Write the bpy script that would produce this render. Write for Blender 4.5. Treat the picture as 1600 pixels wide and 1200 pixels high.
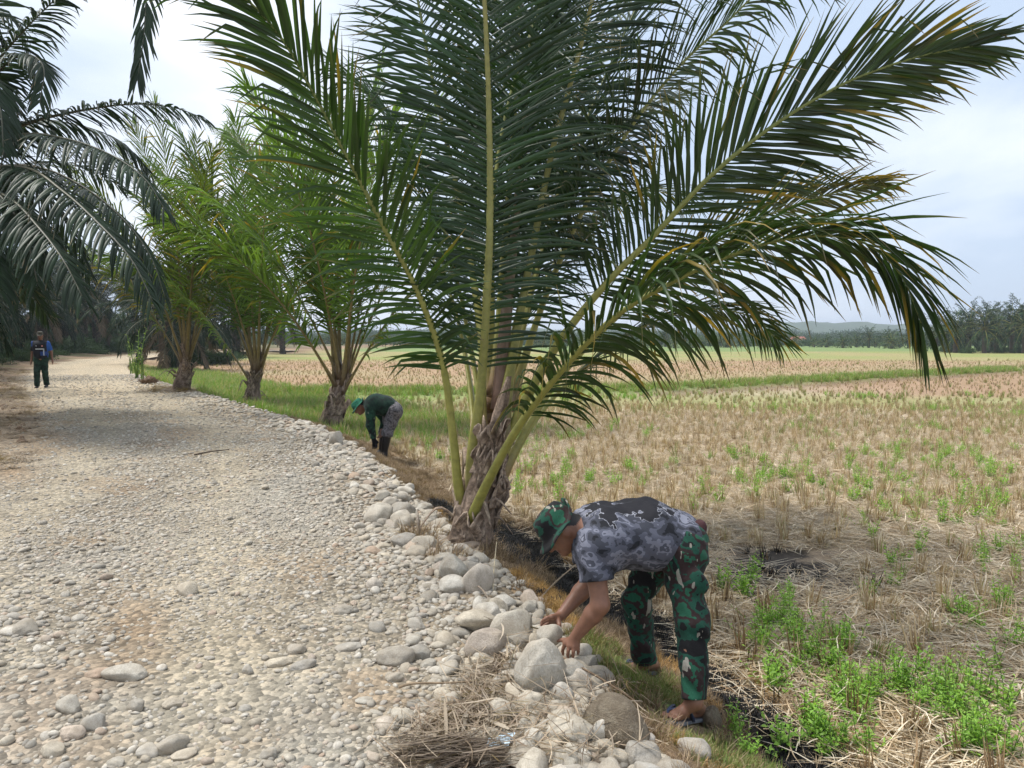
import bpy, math, random
import numpy as np
from mathutils import Vector, Matrix, noise as mnoise

for o in list(bpy.data.objects):
    bpy.data.objects.remove(o)
sc = bpy.context.scene
COL = sc.collection
rad = math.radians

# ---------------------------------------------------------------- camera
CAMH, PITCH, FPX = 1.5, rad(3.38), 1186.0
cam_data = bpy.data.cameras.new("camera")
cam_data.sensor_width = 36.0
cam_data.lens = FPX / 1600 * 36.0
cam_data.clip_start, cam_data.clip_end = 0.05, 6000
cam = bpy.data.objects.new("camera", cam_data)
cam.location = (0, 0, CAMH)
cam.rotation_euler = (rad(90) - PITCH, 0, 0)
COL.objects.link(cam)
sc.camera = cam

# ---------------------------------------------------------------- world: hazy, mostly clouded sky
SUN_EL, SUN_AZ = rad(66), rad(-78)          # azimuth from +Y towards +X
world = bpy.data.worlds.new("World")
sc.world = world
world.use_nodes = True
wn = world.node_tree
wn.nodes.clear()
def wnode(t, **kw):
    n = wn.nodes.new(t)
    for k, v in kw.items():
        setattr(n, k, v)
    return n
w_out = wnode('ShaderNodeOutputWorld')
w_bg = wnode('ShaderNodeBackground')
w_bg.inputs['Strength'].default_value = 0.1
w_sky = wnode('ShaderNodeTexSky', sky_type='NISHITA', sun_disc=False)
w_sky.sun_elevation, w_sky.sun_rotation = SUN_EL, SUN_AZ
w_sky.air_density, w_sky.dust_density, w_sky.ozone_density = 1.0, 3.0, 1.0
w_tc = wnode('ShaderNodeTexCoord')
w_map = wnode('ShaderNodeMapping')
w_map.inputs['Scale'].default_value = (1.0, 1.0, 2.6)
w_map.inputs['Location'].default_value = (2.37, 0.2, 0.35)
w_n1 = wnode('ShaderNodeTexNoise')
w_n1.inputs['Scale'].default_value = 1.7
w_n1.inputs['Detail'].default_value = 7
w_n1.inputs['Roughness'].default_value = 0.55
w_n1.inputs['Distortion'].default_value = 0.35
w_r1 = wnode('ShaderNodeValToRGB')
w_r1.color_ramp.elements[0].position = 0.40
w_r1.color_ramp.elements[0].color = (4.0, 4.8, 6.0, 1)
w_r1.color_ramp.elements[1].position = 0.66
w_r1.color_ramp.elements[1].color = (7.4, 7.6, 7.9, 1)
w_mix = wnode('ShaderNodeMixRGB')
w_mix.inputs[0].default_value = 0.86
wl = wn.links.new
wl(w_tc.outputs['Generated'], w_map.inputs['Vector'])
wl(w_map.outputs['Vector'], w_n1.inputs['Vector'])
wl(w_n1.outputs['Fac'], w_r1.inputs['Fac'])
wl(w_sky.outputs['Color'], w_mix.inputs[1])
wl(w_r1.outputs['Color'], w_mix.inputs[2])
wl(w_mix.outputs['Color'], w_bg.inputs['Color'])
wl(w_bg.outputs['Background'], w_out.inputs['Surface'])

# ---------------------------------------------------------------- sun behind thin cloud
sun_data = bpy.data.lights.new("sun", 'SUN')
sun_data.energy = 2.5
sun_data.angle = rad(20)
sun_data.color = (1.0, 0.965, 0.91)
sun = bpy.data.objects.new("sun", sun_data)
_sd = Vector((math.sin(SUN_AZ) * math.cos(SUN_EL), math.cos(SUN_AZ) * math.cos(SUN_EL), math.sin(SUN_EL)))
sun.rotation_euler = _sd.to_track_quat('Z', 'Y').to_euler()
sun.location = (0, 0, 30)
COL.objects.link(sun)

# ---------------------------------------------------------------- exposure and render settings
sc.view_settings.view_transform = 'Standard'
sc.view_settings.look = 'None'
sc.view_settings.exposure = 0.80
sc.view_settings.gamma = 1.0
sc.view_settings.use_curve_mapping = False
sc.render.engine = 'CYCLES'
sc.cycles.use_denoising = True
sc.cycles.max_bounces = 5
sc.cycles.diffuse_bounces = 2
sc.cycles.glossy_bounces = 2
sc.cycles.transmission_bounces = 3
sc.cycles.volume_bounces = 0
sc.cycles.use_adaptive_sampling = True
sc.cycles.adaptive_threshold = 0.02

# ================================================================ helpers
_cp, _sp = math.cos(PITCH), math.sin(PITCH)
CAM = np.array([0, 0, CAMH])
UP = np.array([0, 0, 1.0])
def ray(px, py):
    a, b = (px - 800) / FPX, -(py - 600) / FPX
    return np.array([a, _cp + b * _sp, -_sp + b * _cp])
def W(px, py, d):
    """world point seen at that place of the picture, d metres away"""
    return CAM + d * ray(px, py)
def nrm(v):
    v = np.asarray(v, float)
    return v / np.maximum(np.linalg.norm(v, axis=-1, keepdims=True), 1e-9)

_perm = np.random.RandomState(7).permutation(4096)
_pval = np.random.RandomState(8).rand(4096)
def vnoise(x, y, seed=0):
    x = np.asarray(x, float); y = np.asarray(y, float)
    xi, yi = np.floor(x).astype(np.int64), np.floor(y).astype(np.int64)
    fx, fy = x - xi, y - yi
    fx, fy = fx * fx * (3 - 2 * fx), fy * fy * (3 - 2 * fy)
    def h(i, j):
        return _pval[_perm[(_perm[(i + seed * 131) & 4095] + j) & 4095]]
    a, b, c, d = h(xi, yi), h(xi + 1, yi), h(xi, yi + 1), h(xi + 1, yi + 1)
    return (a * (1 - fx) + b * fx) * (1 - fy) + (c * (1 - fx) + d * fx) * fy
def fbm(x, y, seed=0, oct=4):
    v, a, t = 0, 0.5, 0
    for k in range(oct):
        v = v + a * vnoise(np.asarray(x) * 2 ** k, np.asarray(y) * 2 ** k, seed + k); t += a; a *= 0.5
    return v / t
def sstep(a, b, x):
    t = np.clip((np.asarray(x, float) - a) / (b - a), 0, 1)
    return t * t * (3 - 2 * t)

def tag(o, label=None, cat=None, group=None, kind=None):
    if label: o["label"] = label
    if cat: o["category"] = cat
    if group: o["group"] = group
    if kind: o["kind"] = kind
    return o
def empty(name, loc=(0, 0, 0), rz=0.0):
    o = bpy.data.objects.new(name, None)
    o.location = loc; o.rotation_euler = (0, 0, rz); o.empty_display_size = 0.1
    COL.objects.link(o)
    return o
def mesh_data(name, V, F, mat=None, col=None, smooth=True, mats=None, midx=None):
    """V (n,3); F an (m,k) array or a list of such arrays / polygons"""
    me = bpy.data.meshes.new(name)
    V = np.asarray(V, np.float32).reshape(-1, 3)
    if isinstance(F, np.ndarray):
        F = [F]
    if len(F) and not isinstance(F[0], np.ndarray):
        ls = np.concatenate([np.asarray(f, np.int32) for f in F]); lt = np.array([len(f) for f in F], np.int32)
    else:
        F = [f for f in F if len(f)]
        ls = np.concatenate([f.reshape(-1) for f in F]).astype(np.int32)
        lt = np.concatenate([np.full(len(f), f.shape[1], np.int32) for f in F])
    me.vertices.add(len(V)); me.vertices.foreach_set('co', V.ravel())
    me.loops.add(len(ls)); me.loops.foreach_set('vertex_index', ls)
    me.polygons.add(len(lt))
    me.polygons.foreach_set('loop_start', np.concatenate([[0], np.cumsum(lt)[:-1]]).astype(np.int32))
    me.polygons.foreach_set('loop_total', lt)
    if smooth is not None:
        me.polygons.foreach_set('use_smooth', np.full(len(lt), bool(smooth)))
    for m in (mats or ([mat] if mat else [])):
        me.materials.append(m)
    if midx is not None:
        me.polygons.foreach_set('material_index', np.asarray(midx, np.int32))
    me.update(calc_edges=True)
    me.validate()
    if col is not None:
        c = np.ones((len(V), 4), np.float32); c[:, :3] = np.asarray(col, np.float32).reshape(-1, 3) if np.ndim(col) > 1 else np.asarray(col)
        at = me.color_attributes.new('Col', 'FLOAT_COLOR', 'POINT')
        at.data.foreach_set('color', c.ravel())
    return me
def link(name, me, parent=None):
    o = bpy.data.objects.new(name, me)
    COL.objects.link(o)
    if parent is not None: o.parent = parent
    return o
def mesh(name, V, F, mat=None, parent=None, **kw):
    return link(name, mesh_data(name, V, F, mat, **kw), parent)
class Buf:
    """collects shapes into one mesh"""
    def __init__(s): s.V, s.F, s.C, s.n = [], [], [], 0
    def add(s, V, F, C=None):
        V = np.asarray(V, float).reshape(-1, 3)
        s.V.append(V)
        for f in (F if isinstance(F, list) else [F]):
            s.F.append(np.asarray(f, np.int64) + s.n)
        s.n += len(V)
        s.C.append(np.broadcast_to(np.asarray(C if C is not None else (1, 1, 1), float), (len(V), 3)))
    def data(s, name, mat, **kw):
        by = {}
        for f in s.F: by.setdefault(f.shape[1], []).append(f)
        return mesh_data(name, np.concatenate(s.V), [np.concatenate(v) for v in by.values()], mat, col=np.concatenate(s.C), **kw)
    def obj(s, name, mat, parent=None, **kw): return link(name, s.data(name, mat, **kw), parent)

def catmull(P, n):
    P = np.asarray(P, float)
    Q = np.vstack([2 * P[0] - P[1], P, 2 * P[-1] - P[-2]])
    m = len(P) - 1
    t = np.linspace(0, m, n); i = np.minimum(t.astype(int), m - 1); f = (t - i)[:, None]
    a, b, c, d = Q[i], Q[i + 1], Q[i + 2], Q[i + 3]
    R = 0.5 * (2 * b + (c - a) * f + (2 * a - 5 * b + 4 * c - d) * f ** 2 + (3 * b - a - 3 * c + d) * f ** 3)
    L = np.concatenate([[0], np.cumsum(np.linalg.norm(np.diff(R, axis=0), axis=1))])
    s = np.linspace(0, L[-1], n)
    return np.stack([np.interp(s, L, R[:, k]) for k in range(3)], 1)
def tube(P, R, k=8, S=None, flat=1.0, cap=True):
    """tube along P with radii R; returns V, faces"""
    P = np.asarray(P, float); n = len(P); R = np.broadcast_to(np.asarray(R, float), (n,))
    T = nrm(np.gradient(P, axis=0))
    if S is None:
        ref = np.array([0, 0, 1.0]) if abs(T[:, 2]).mean() < 0.8 else np.array([1.0, 0, 0])
        S = nrm(np.cross(T, ref))
    N = nrm(np.cross(S, T))
    a = np.linspace(0, 2 * np.pi, k, endpoint=False)
    V = P[:, None] + R[:, None, None] * (np.cos(a)[None, :, None] * S[:, None] + flat * np.sin(a)[None, :, None] * N[:, None])
    i, j = np.meshgrid(np.arange(n - 1), np.arange(k), indexing='ij')
    j2 = (j + 1) % k
    F = np.stack([i * k + j, i * k + j2, (i + 1) * k + j2, (i + 1) * k + j], -1).reshape(-1, 4)
    V = V.reshape(-1, 3)
    if cap:
        V = np.vstack([V, P[0], P[-1]]); jj = np.arange(k)
        F = [F, np.stack([np.full(k, n * k), (jj + 1) % k, jj], 1), np.stack([np.full(k, n * k + 1), (n - 1) * k + jj, (n - 1) * k + (jj + 1) % k], 1)]
    return V, F

# ---- materials
def new_mat(name):
    m = bpy.data.materials.new(name); m.use_nodes = True
    nt = m.node_tree; nt.nodes.clear()
    out = nt.nodes.new('ShaderNodeOutputMaterial'); b = nt.nodes.new('ShaderNodeBsdfPrincipled')
    nt.links.new(b.outputs[0], out.inputs['Surface'])
    def N(t, **kw):
        n = nt.nodes.new(t)
        for k, v in kw.items():
            if k in n.inputs.keys() if hasattr(n.inputs, 'keys') else False: n.inputs[k].default_value = v
            else: setattr(n, k, v)
        return n
    return m, N, nt.links.new, b, out
def vec_scale(N, L, src, s):
    n = N('ShaderNodeVectorMath', operation='MULTIPLY'); L(src, n.inputs[0]); n.inputs[1].default_value = s if hasattr(s, '__len__') else (s, s, s)
    return n.outputs[0]
def noise_n(N, L, vec, scale, detail=4, rough=0.55):
    n = N('ShaderNodeTexNoise'); n.inputs['Scale'].default_value = scale; n.inputs['Detail'].default_value = detail; n.inputs['Roughness'].default_value = rough
    if vec is not None: L(vec, n.inputs['Vector'])
    return n.outputs['Fac']
def ramp(N, L, fac, stops, interp='LINEAR'):
    r = N('ShaderNodeValToRGB'); r.color_ramp.interpolation = interp
    e = r.color_ramp.elements
    while len(e) < len(stops): e.new(0.5)
    for el, (p, c) in zip(e, stops):
        el.position = p; el.color = (*c, 1) if len(c) == 3 else c
    L(fac, r.inputs['Fac'])
    return r.outputs['Color']
def mixc(N, L, fac, a, b, mode='MIX'):
    n = N('ShaderNodeMixRGB', blend_type=mode)
    for i, v in ((0, fac), (1, a), (2, b)):
        if hasattr(v, 'is_linked'): L(v, n.inputs[i])
        else: n.inputs[i].default_value = (*v, 1) if hasattr(v, '__len__') else v
    return n.outputs[0]
def bump(N, L, b, h, strength=0.4, dist=0.01):
    n = N('ShaderNodeBump'); n.inputs['Strength'].default_value = strength; n.inputs['Distance'].default_value = dist
    L(h, n.inputs['Height']); L(n.outputs[0], b.inputs['Normal'])
def coord(N, which='Object'): return N('ShaderNodeTexCoord').outputs[which]
def wpos(N): return N('ShaderNodeNewGeometry').outputs['Position']
def vcol(N):
    n = N('ShaderNodeVertexColor'); n.layer_name = 'Col'; return n.outputs['Color']

def leaf_mat(name, rough=0.45, spec=0.4, trans=0.3, var=0.35, nscale=2.0, coat=0.0):
    m, N, L, b, out = new_mat(name)
    c = vcol(N); f = noise_n(N, L, wpos(N), nscale, 3)
    v = ramp(N, L, f, [(0.3, (1 - var,) * 3), (0.7, (1 + var,) * 3)])
    c2 = mixc(N, L, 1.0, c, v, 'MULTIPLY')
    L(c2, b.inputs['Base Color']); b.inputs['Roughness'].default_value = rough
    b.inputs['Specular IOR Level'].default_value = spec
    if trans > 0:
        t = N('ShaderNodeBsdfTranslucent')
        L(mixc(N, L, 1.0, c2, (1.5, 1.5, 0.7), 'MULTIPLY'), t.inputs['Color'])
        mx = N('ShaderNodeMixShader'); mx.inputs[0].default_value = trans
        L(b.outputs[0], mx.inputs[1]); L(t.outputs[0], mx.inputs[2]); L(mx.outputs[0], out.inputs['Surface'])
    return m
def col_mat(name, rough=0.85, var=0.3, nscale=30, bumps=0.3, bdist=0.004, spec=0.3):
    """vertex colour with fine grain and relief"""
    m, N, L, b, out = new_mat(name)
    f = noise_n(N, L, wpos(N), nscale, 5, 0.6)
    L(mixc(N, L, 1.0, vcol(N), ramp(N, L, f, [(0.3, (1 - var,) * 3), (0.7, (1 + var,) * 3)]), 'MULTIPLY'), b.inputs['Base Color'])
    b.inputs['Roughness'].default_value = rough; b.inputs['Specular IOR Level'].default_value = spec
    if bumps: bump(N, L, b, f, bumps, bdist)
    return m

M = {}
M['coconut_leaf'] = leaf_mat('coconut_leaf', 0.40, 0.42, 0.26, 0.35, 1.5)
M['coconut_leaf_row'] = leaf_mat('coconut_leaf_of_the_row', 0.5, 0.25, 0.42, 0.35, 1.0)
M['oil_leaf'] = leaf_mat('oil_palm_leaf', 0.45, 0.3, 0.2, 0.35, 1.2)
M['grove_leaf'] = leaf_mat('grove_palm_leaf', 0.6, 0.12, 0.12, 0.35, 0.8)
M['far_leaf'] = leaf_mat('distant_leaf', 0.65, 0.1, 0.15, 0.35, 0.3)
M['weed'] = leaf_mat('weed_leaf', 0.5, 0.35, 0.35, 0.25, 4)
M['bush'] = leaf_mat('shade_leaf', 0.55, 0.25, 0.15, 0.3, 2)
M['straw'] = leaf_mat('dry_straw', 0.6, 0.3, 0.2, 0.25, 6)
M['petiole'] = col_mat('palm_petiole', 0.45, 0.22, 18, 0.15, 0.003, 0.4)
M['fibre'] = col_mat('palm_fibre', 0.9, 0.45, 45, 0.8, 0.012)
M['bark'] = col_mat('palm_bark', 0.9, 0.4, 14, 0.8, 0.03)
M['twig'] = col_mat('dead_twig', 0.85, 0.35, 30, 0.4, 0.004)

def stone_mat(name, dusty=0.6):
    m, N, L, b, out = new_mat(name)
    oc = coord(N); oi = N('ShaderNodeObjectInfo')
    base = ramp(N, L, oi.outputs['Random'], [(0.0, (0.410, 0.370, 0.313)), (0.14, (0.497, 0.466, 0.414)), (0.28, (0.356, 0.325, 0.282)), (0.42, (0.572, 0.511, 0.420)),
        (0.56, (0.475, 0.449, 0.401)), (0.66, (0.292, 0.275, 0.251)), (0.76, (0.562, 0.527, 0.476)), (0.86, (0.648, 0.617, 0.564)), (0.94, (0.454, 0.343, 0.264)), (1.0, (0.421, 0.410, 0.389))])
    add = N('ShaderNodeVectorMath', operation='ADD'); L(oc, add.inputs[0])
    sc_ = N('ShaderNodeMath', operation='MULTIPLY'); L(oi.outputs['Random'], sc_.inputs[0]); sc_.inputs[1].default_value = 91.0
    cmb = N('ShaderNodeCombineXYZ'); L(sc_.outputs[0], cmb.inputs[0]); L(sc_.outputs[0], cmb.inputs[2]); L(cmb.outputs[0], add.inputs[1])
    f1 = noise_n(N, L, add.outputs[0], 1.6, 6, 0.65); f2 = noise_n(N, L, add.outputs[0], 14, 4, 0.7)
    c = mixc(N, L, 1.0, base, ramp(N, L, f1, [(0.3, (0.72, 0.70, 0.66)), (0.7, (1.15, 1.14, 1.1))]), 'MULTIPLY')
    c = mixc(N, L, 1.0, c, ramp(N, L, f2, [(0.35, (0.78, 0.77, 0.74)), (0.6, (1.08, 1.08, 1.08))]), 'MULTIPLY')
    c = mixc(N, L, ramp(N, L, noise_n(N, L, add.outputs[0], 0.9, 3), [(0.42, (0, 0, 0)), (0.68, (dusty,) * 3)]), c, (0.33, 0.275, 0.205))
    L(c, b.inputs['Base Color']); b.inputs['Roughness'].default_value = 0.82; b.inputs['Specular IOR Level'].default_value = 0.3
    bump(N, L, b, f2, 0.35, 0.05)
    return m
M['stone'] = stone_mat('river_stone')

def icosphere(sub):
    import bmesh
    bm = bmesh.new(); bmesh.ops.create_icosphere(bm, subdivisions=sub, radius=1.0)
    V = np.array([v.co[:] for v in bm.verts]); F = np.array([[v.index for v in f.verts] for f in bm.faces]); bm.free()
    return V, F
ICO = {k: icosphere(k) for k in (1, 2, 3, 4)}
def stone_shape(seed, sub=3, ax=(1, 0.75, 0.55), amp=0.22, facets=2):
    V, F = ICO[sub]; r = random.Random(seed); V = V.copy()
    off = Vector((r.uniform(0, 50), r.uniform(0, 50), r.uniform(0, 50)))
    d = np.array([mnoise.noise(Vector(v) * 0.9 + off) * amp + mnoise.noise(Vector(v) * 2.3 + off) * amp * 0.35 for v in V])
    V = V * (1 + d)[:, None]
    for _ in range(facets):                          # flat worn faces
        n = nrm(np.array([r.gauss(0, 1) for _ in range(3)])); h = r.uniform(0.62, 0.85)
        p = V @ n; over = np.maximum(p - h, 0)
        V = V - n * (over * 0.8)[:, None]
    return V * np.array(ax), F

# ---- scatter: many small things of one mass, as geometry-node instances
def protos(name, meshes):
    c = bpy.data.collections.new(name)
    for i, me in enumerate(meshes):
        o = bpy.data.objects.new("%s_%02d" % (name, i), me); c.objects.link(o)
    return c
def scatter(name, pts, rot, scl, idx, coll, label=None, cat=None):
    n = len(pts)
    me = bpy.data.meshes.new(name); me.vertices.add(n)
    me.vertices.foreach_set('co', np.asarray(pts, np.float32).ravel())
    scl = np.asarray(scl, np.float32)
    if scl.ndim == 1: scl = np.repeat(scl[:, None], 3, 1)
    for nm, arr in (('rot', rot), ('scl', scl)):
        a = me.attributes.new(nm, 'FLOAT_VECTOR', 'POINT'); a.data.foreach_set('vector', np.asarray(arr, np.float32).ravel())
    a = me.attributes.new('idx', 'INT', 'POINT'); a.data.foreach_set('value', np.asarray(idx, np.int32))
    ng = bpy.data.node_groups.new(name + '_scatter', 'GeometryNodeTree')
    ng.interface.new_socket('Geometry', in_out='INPUT', socket_type='NodeSocketGeometry')
    ng.interface.new_socket('Geometry', in_out='OUTPUT', socket_type='NodeSocketGeometry')
    gi, go = ng.nodes.new('NodeGroupInput'), ng.nodes.new('NodeGroupOutput')
    ci = ng.nodes.new('GeometryNodeCollectionInfo'); ci.inputs['Collection'].default_value = coll
    ci.inputs['Separate Children'].default_value = True; ci.inputs['Reset Children'].default_value = True
    ip = ng.nodes.new('GeometryNodeInstanceOnPoints'); ip.inputs['Pick Instance'].default_value = True
    def na(nm, ty):
        q = ng.nodes.new('GeometryNodeInputNamedAttribute'); q.data_type = ty; q.inputs['Name'].default_value = nm
        return [s for s in q.outputs if s.enabled and s.name == 'Attribute'][0]
    ng.links.new(gi.outputs[0], ip.inputs['Points']); ng.links.new(ci.outputs[0], ip.inputs['Instance'])
    ng.links.new(na('rot', 'FLOAT_VECTOR'), ip.inputs['Rotation']); ng.links.new(na('scl', 'FLOAT_VECTOR'), ip.inputs['Scale'])
    ng.links.new(na('idx', 'INT'), ip.inputs['Instance Index']); ng.links.new(ip.outputs[0], go.inputs[0])
    o = link(name, me)
    md = o.modifiers.new('scatter', 'NODES'); md.node_group = ng
    tag(o, label, cat, kind='stuff')
    return o
# ================================================================ terrain
_edge = catmull([(y, x, 0) for y, x in [(-14, 4.3), (-8, 3.0), (-3, 1.75), (0, 1.05), (2.65, 0.4), (3.78, 0.17), (4.8, -0.16), (5.56, -0.48), (6.6, -0.82), (8.5, -1.5),
    (11.1, -2.55), (13.3, -3.65), (17.8, -6.5), (25.4, -11.6), (33, -16.4), (42, -21.4), (54, -26.8), (66, -31), (78, -33.6), (92, -33), (105, -29)]], 500)
_ey, _ex = _edge[:, 0], _edge[:, 1]
_eslope = np.gradient(_ex, _ey)
def edge_x(y): return np.interp(y, _ey, _ex)
def lateral(x, y):
    """signed distance from the right-hand edge of the road, positive into the field"""
    return (np.asarray(x) - edge_x(y)) / np.sqrt(1 + np.interp(y, _ey, _eslope) ** 2)
RW = 4.7
FZ = -0.43
_bund = np.array([(27.6 * (940 - 800) / FPX - 3, 26.5), (27.5 * 0.16, 27.3), (32.7 * 0.358, 32.5), (37 * 0.453, 36.5), (41.6 * 0.579, 41.5), (47.7 * 0.675, 47.5), (60, 62), (110, 100)])
def bund_d(x, y):
    yb = np.interp(x, _bund[:, 0], _bund[:, 1], left=26.2); return (y - yb) * 0.8
_bund2 = np.array([(-20, 21.5), (0, 22.0), (10, 22.0), (14.4, 24.5), (16.5, 24), (23, 22.5), (40, 20)])
def H(x, y):
    x = np.asarray(x, float); y = np.asarray(y, float)
    s = lateral(x, y)
    prof = np.interp(s, [-0.1, 0.15, 0.3, 0.55, 0.9, 1.15, 1.6], [0.0, -0.03, -0.10, -0.25, -0.39, -0.42, FZ])
    far = sstep(60, 20, y)
    bump_r = (fbm(x * 0.7, y * 0.7, 3) - 0.5) * 0.05 + (fbm(x * 3.1, y * 3.1, 5, 3) - 0.5) * 0.03
    bump_f = (fbm(x * 0.9, y * 0.9, 11) - 0.5) * 0.06 + (fbm(x * 6, y * 6, 15, 3) - 0.5) * 0.035
    slope_zone = sstep(0, 0.35, s) * sstep(1.5, 0.9, s)
    z = prof + np.where(s > 0.1, bump_f, bump_r) * (0.25 + 0.75 * far)
    z = z + slope_zone * (fbm(x * 4, y * 4, 21, 4) - 0.5) * 0.09
    z = z + 0.16 * np.exp(-(bund_d(x, y) / 0.7) ** 2) * sstep(1.5, 4, s)
    left = sstep(-RW + 0.25, -RW - 1.2, s)
    z = z + left * (0.22 + (fbm(x * 1.3, y * 1.3, 31) - 0.5) * 0.3 * sstep(120, 60, y))
    return z
def HG(x, y): return float(H(np.array([x]), np.array([y]))[0])
def G(px, py):
    """ground point seen at that place of the picture"""
    r = ray(px, py); z = -0.2
    for _ in range(25):
        d = (z - CAMH) / r[2]; p = CAM + d * r; z = 0.5 * z + 0.5 * HG(p[0], p[1])
    d = (z - CAMH) / r[2]; p = CAM + d * r
    return np.array([p[0], p[1], HG(p[0], p[1])])
def Garr(px, py):
    px = np.asarray(px, float); py = np.asarray(py, float)
    a, b = (px - 800) / FPX, -(py - 600) / FPX
    r = np.stack([a, _cp + b * _sp, -_sp + b * _cp], -1); z = np.full(len(px), -0.2)
    for _ in range(25):
        p = CAM + ((z - CAMH) / r[:, 2])[:, None] * r; z = 0.5 * z + 0.5 * H(p[:, 0], p[:, 1])
    p = CAM + ((z - CAMH) / r[:, 2])[:, None] * r
    return np.stack([p[:, 0], p[:, 1], H(p[:, 0], p[:, 1])], 1)
def pix(x, y, z):
    d = np.stack([np.asarray(x), np.asarray(y), np.asarray(z) - CAMH], -1)
    dep = d[..., 1] * _cp - d[..., 2] * _sp
    dep_s = np.where(np.abs(dep) < 1e-6, 1e-6, dep)
    return 800 + FPX * d[..., 0] / dep_s, 600 - FPX * (d[..., 1] * _sp + d[..., 2] * _cp) / dep_s, dep

def lerp(a, b, t):
    t = np.asarray(t)[..., None]; return np.asarray(a) * (1 - t) + np.asarray(b) * t
def burn_mask(x, y):
    """where the dry grass has been burnt"""
    s = lateral(x, y); n = fbm(x * 2.2, y * 2.2, 41, 4)
    strip = np.exp(-((s - 1.02) / 0.20) ** 2) * sstep(8.2, 7.0, y)
    n2 = fbm(x * 1.1 + 7, y * 1.1, 43, 3)
    patch = sstep(0.10, 0.20, s) * sstep(1.5, 1.2, s) * sstep(3.9, 4.3, y) * sstep(8.2, 7.2, y)
    field = np.exp(-(((x - 2.2) / 1.0) ** 2 + ((y - 6.1) / 1.3) ** 2)) * 0.85
    return np.clip(np.maximum(np.maximum(sstep(0.35, 0.55, strip * (0.5 + n)), sstep(0.462, 0.515, patch * (0.50 * n + 0.50 * n2 + 0.06 * sstep(0.5, 1.0, s)))), 0.9 * sstep(0.35, 0.50, field * (0.25 + 0.55 * n + 0.75 * (fbm(x * 5.5, y * 5.5, 47, 3) - 0.15)))), 0, 1)
def green_zone(x, y):
    """short live grass on the verge: beside the bending man and by the far palms"""
    s = lateral(x, y); n = fbm(x * 2.5, y * 2.5, 51, 4)
    a = np.exp(-(((x - 0.48) / 0.40) ** 2 + ((y - 3.65) / 0.5) ** 2)) * sstep(0.10, 0.2, s) * 1.25
    b = sstep(12.5, 16, y) * sstep(0.0, 0.6, s) * sstep(7.0, 2.0, s) * sstep(60, 35, y)
    c = np.exp(-(((x - 0.95) / 0.5) ** 2 + ((y - 2.9) / 0.4) ** 2)) * 0.9
    return np.clip(sstep(0.3, 0.75, a * (0.4 + n)) + sstep(0.2, 0.6, b * (0.35 + n)) + sstep(0.35, 0.7, c * (0.4 + n)), 0, 1)
def field_colour(x, y):
    n1 = fbm(x * 0.35, y * 0.35, 61, 4); n2 = fbm(x * 3, y * 3, 63, 4); n3 = fbm(x * 0.09, y * 0.14, 65, 4)
    c = lerp((0.35, 0.275, 0.195), (0.46, 0.37, 0.265), sstep(0.3, 0.7, n2))
    c = lerp(c, (0.25, 0.185, 0.125), sstep(0.55, 0.75, fbm(x * 1.2, y * 1.2, 67, 4)) * 0.7)
    c = lerp(c, (0.20, 0.24, 0.08), sstep(0.52, 0.68, n1) * sstep(8, 14, y) * 0.3)
    mid = sstep(19, 22.5, y + 3 * (n1 - 0.5)) * sstep(27.5, 24.5, y + 2 * (n1 - 0.5))
    c = lerp(c, (0.26, 0.27, 0.10), mid * 0.7)
    bd = bund_d(x, y)
    brown = sstep(-0.5, 0.3, -bd) * sstep(8, 16, x) * sstep(0.0, 2.0, y - np.interp(x, _bund2[:, 0], _bund2[:, 1]))
    c = lerp(c, (0.30, 0.19, 0.115), brown * 0.8)
    beyond = sstep(0.2, 1.2, bd)
    c = lerp(c, lerp((0.335, 0.225, 0.135), (0.32, 0.25, 0.14), sstep(0.4, 0.65, n3)), beyond * 0.92)
    c = lerp(c, lerp((0.24, 0.26, 0.09), (0.30, 0.26, 0.12), sstep(0.4, 0.6, n3)), sstep(62, 74, y + 16 * (n3 - 0.5)))
    c = lerp(c, (0.17, 0.23, 0.08), sstep(112, 125, y))
    b_green = np.exp(-((bd - 0.1) / (1.0 + 0.5 * n1)) ** 2) * sstep(0.30, 0.5, n2 + 0.12)
    c = lerp(c, (0.14, 0.23, 0.05), b_green * 0.85)
    c = lerp(c, (0.16, 0.105, 0.07), np.exp(-((bd + 1.3) / 0.6) ** 2) * sstep(3, 6, x) * 0.8)
    return c
def ground_colour(x, y):
    s = lateral(x, y)
    c = field_colour(x, y)
    n = fbm(x * 5, y * 5, 71, 4)
    verge = lerp((0.20, 0.135, 0.085), (0.30, 0.22, 0.14), sstep(0.35, 0.65, n))
    verge = lerp(verge, (0.36, 0.24, 0.13), sstep(0.56, 0.7, fbm(x * 1.7, y * 1.7, 73, 3)) * 0.5)
    c = lerp(verge, c, sstep(0.9, 1.3, s + (n - 0.5) * 0.4))
    c = lerp(c, (0.15, 0.22, 0.055), green_zone(x, y) * 0.8)
    c = lerp(c, lerp((0.017, 0.018, 0.022), (0.05, 0.045, 0.04), sstep(0.4, 0.7, n)), burn_mask(x, y) * 0.96)
    lf = sstep(-RW + 0.1, -RW - 0.5, s)
    c = lerp(c, lerp((0.17, 0.12, 0.08), (0.26, 0.19, 0.13), sstep(0.35, 0.65, n)), lf)
    c = lerp(c, (0.07, 0.10, 0.03), lf * sstep(-RW - 0.8, -RW - 2.0, s) * sstep(0.4, 0.55, fbm(x, y, 75)))
    return c

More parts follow.
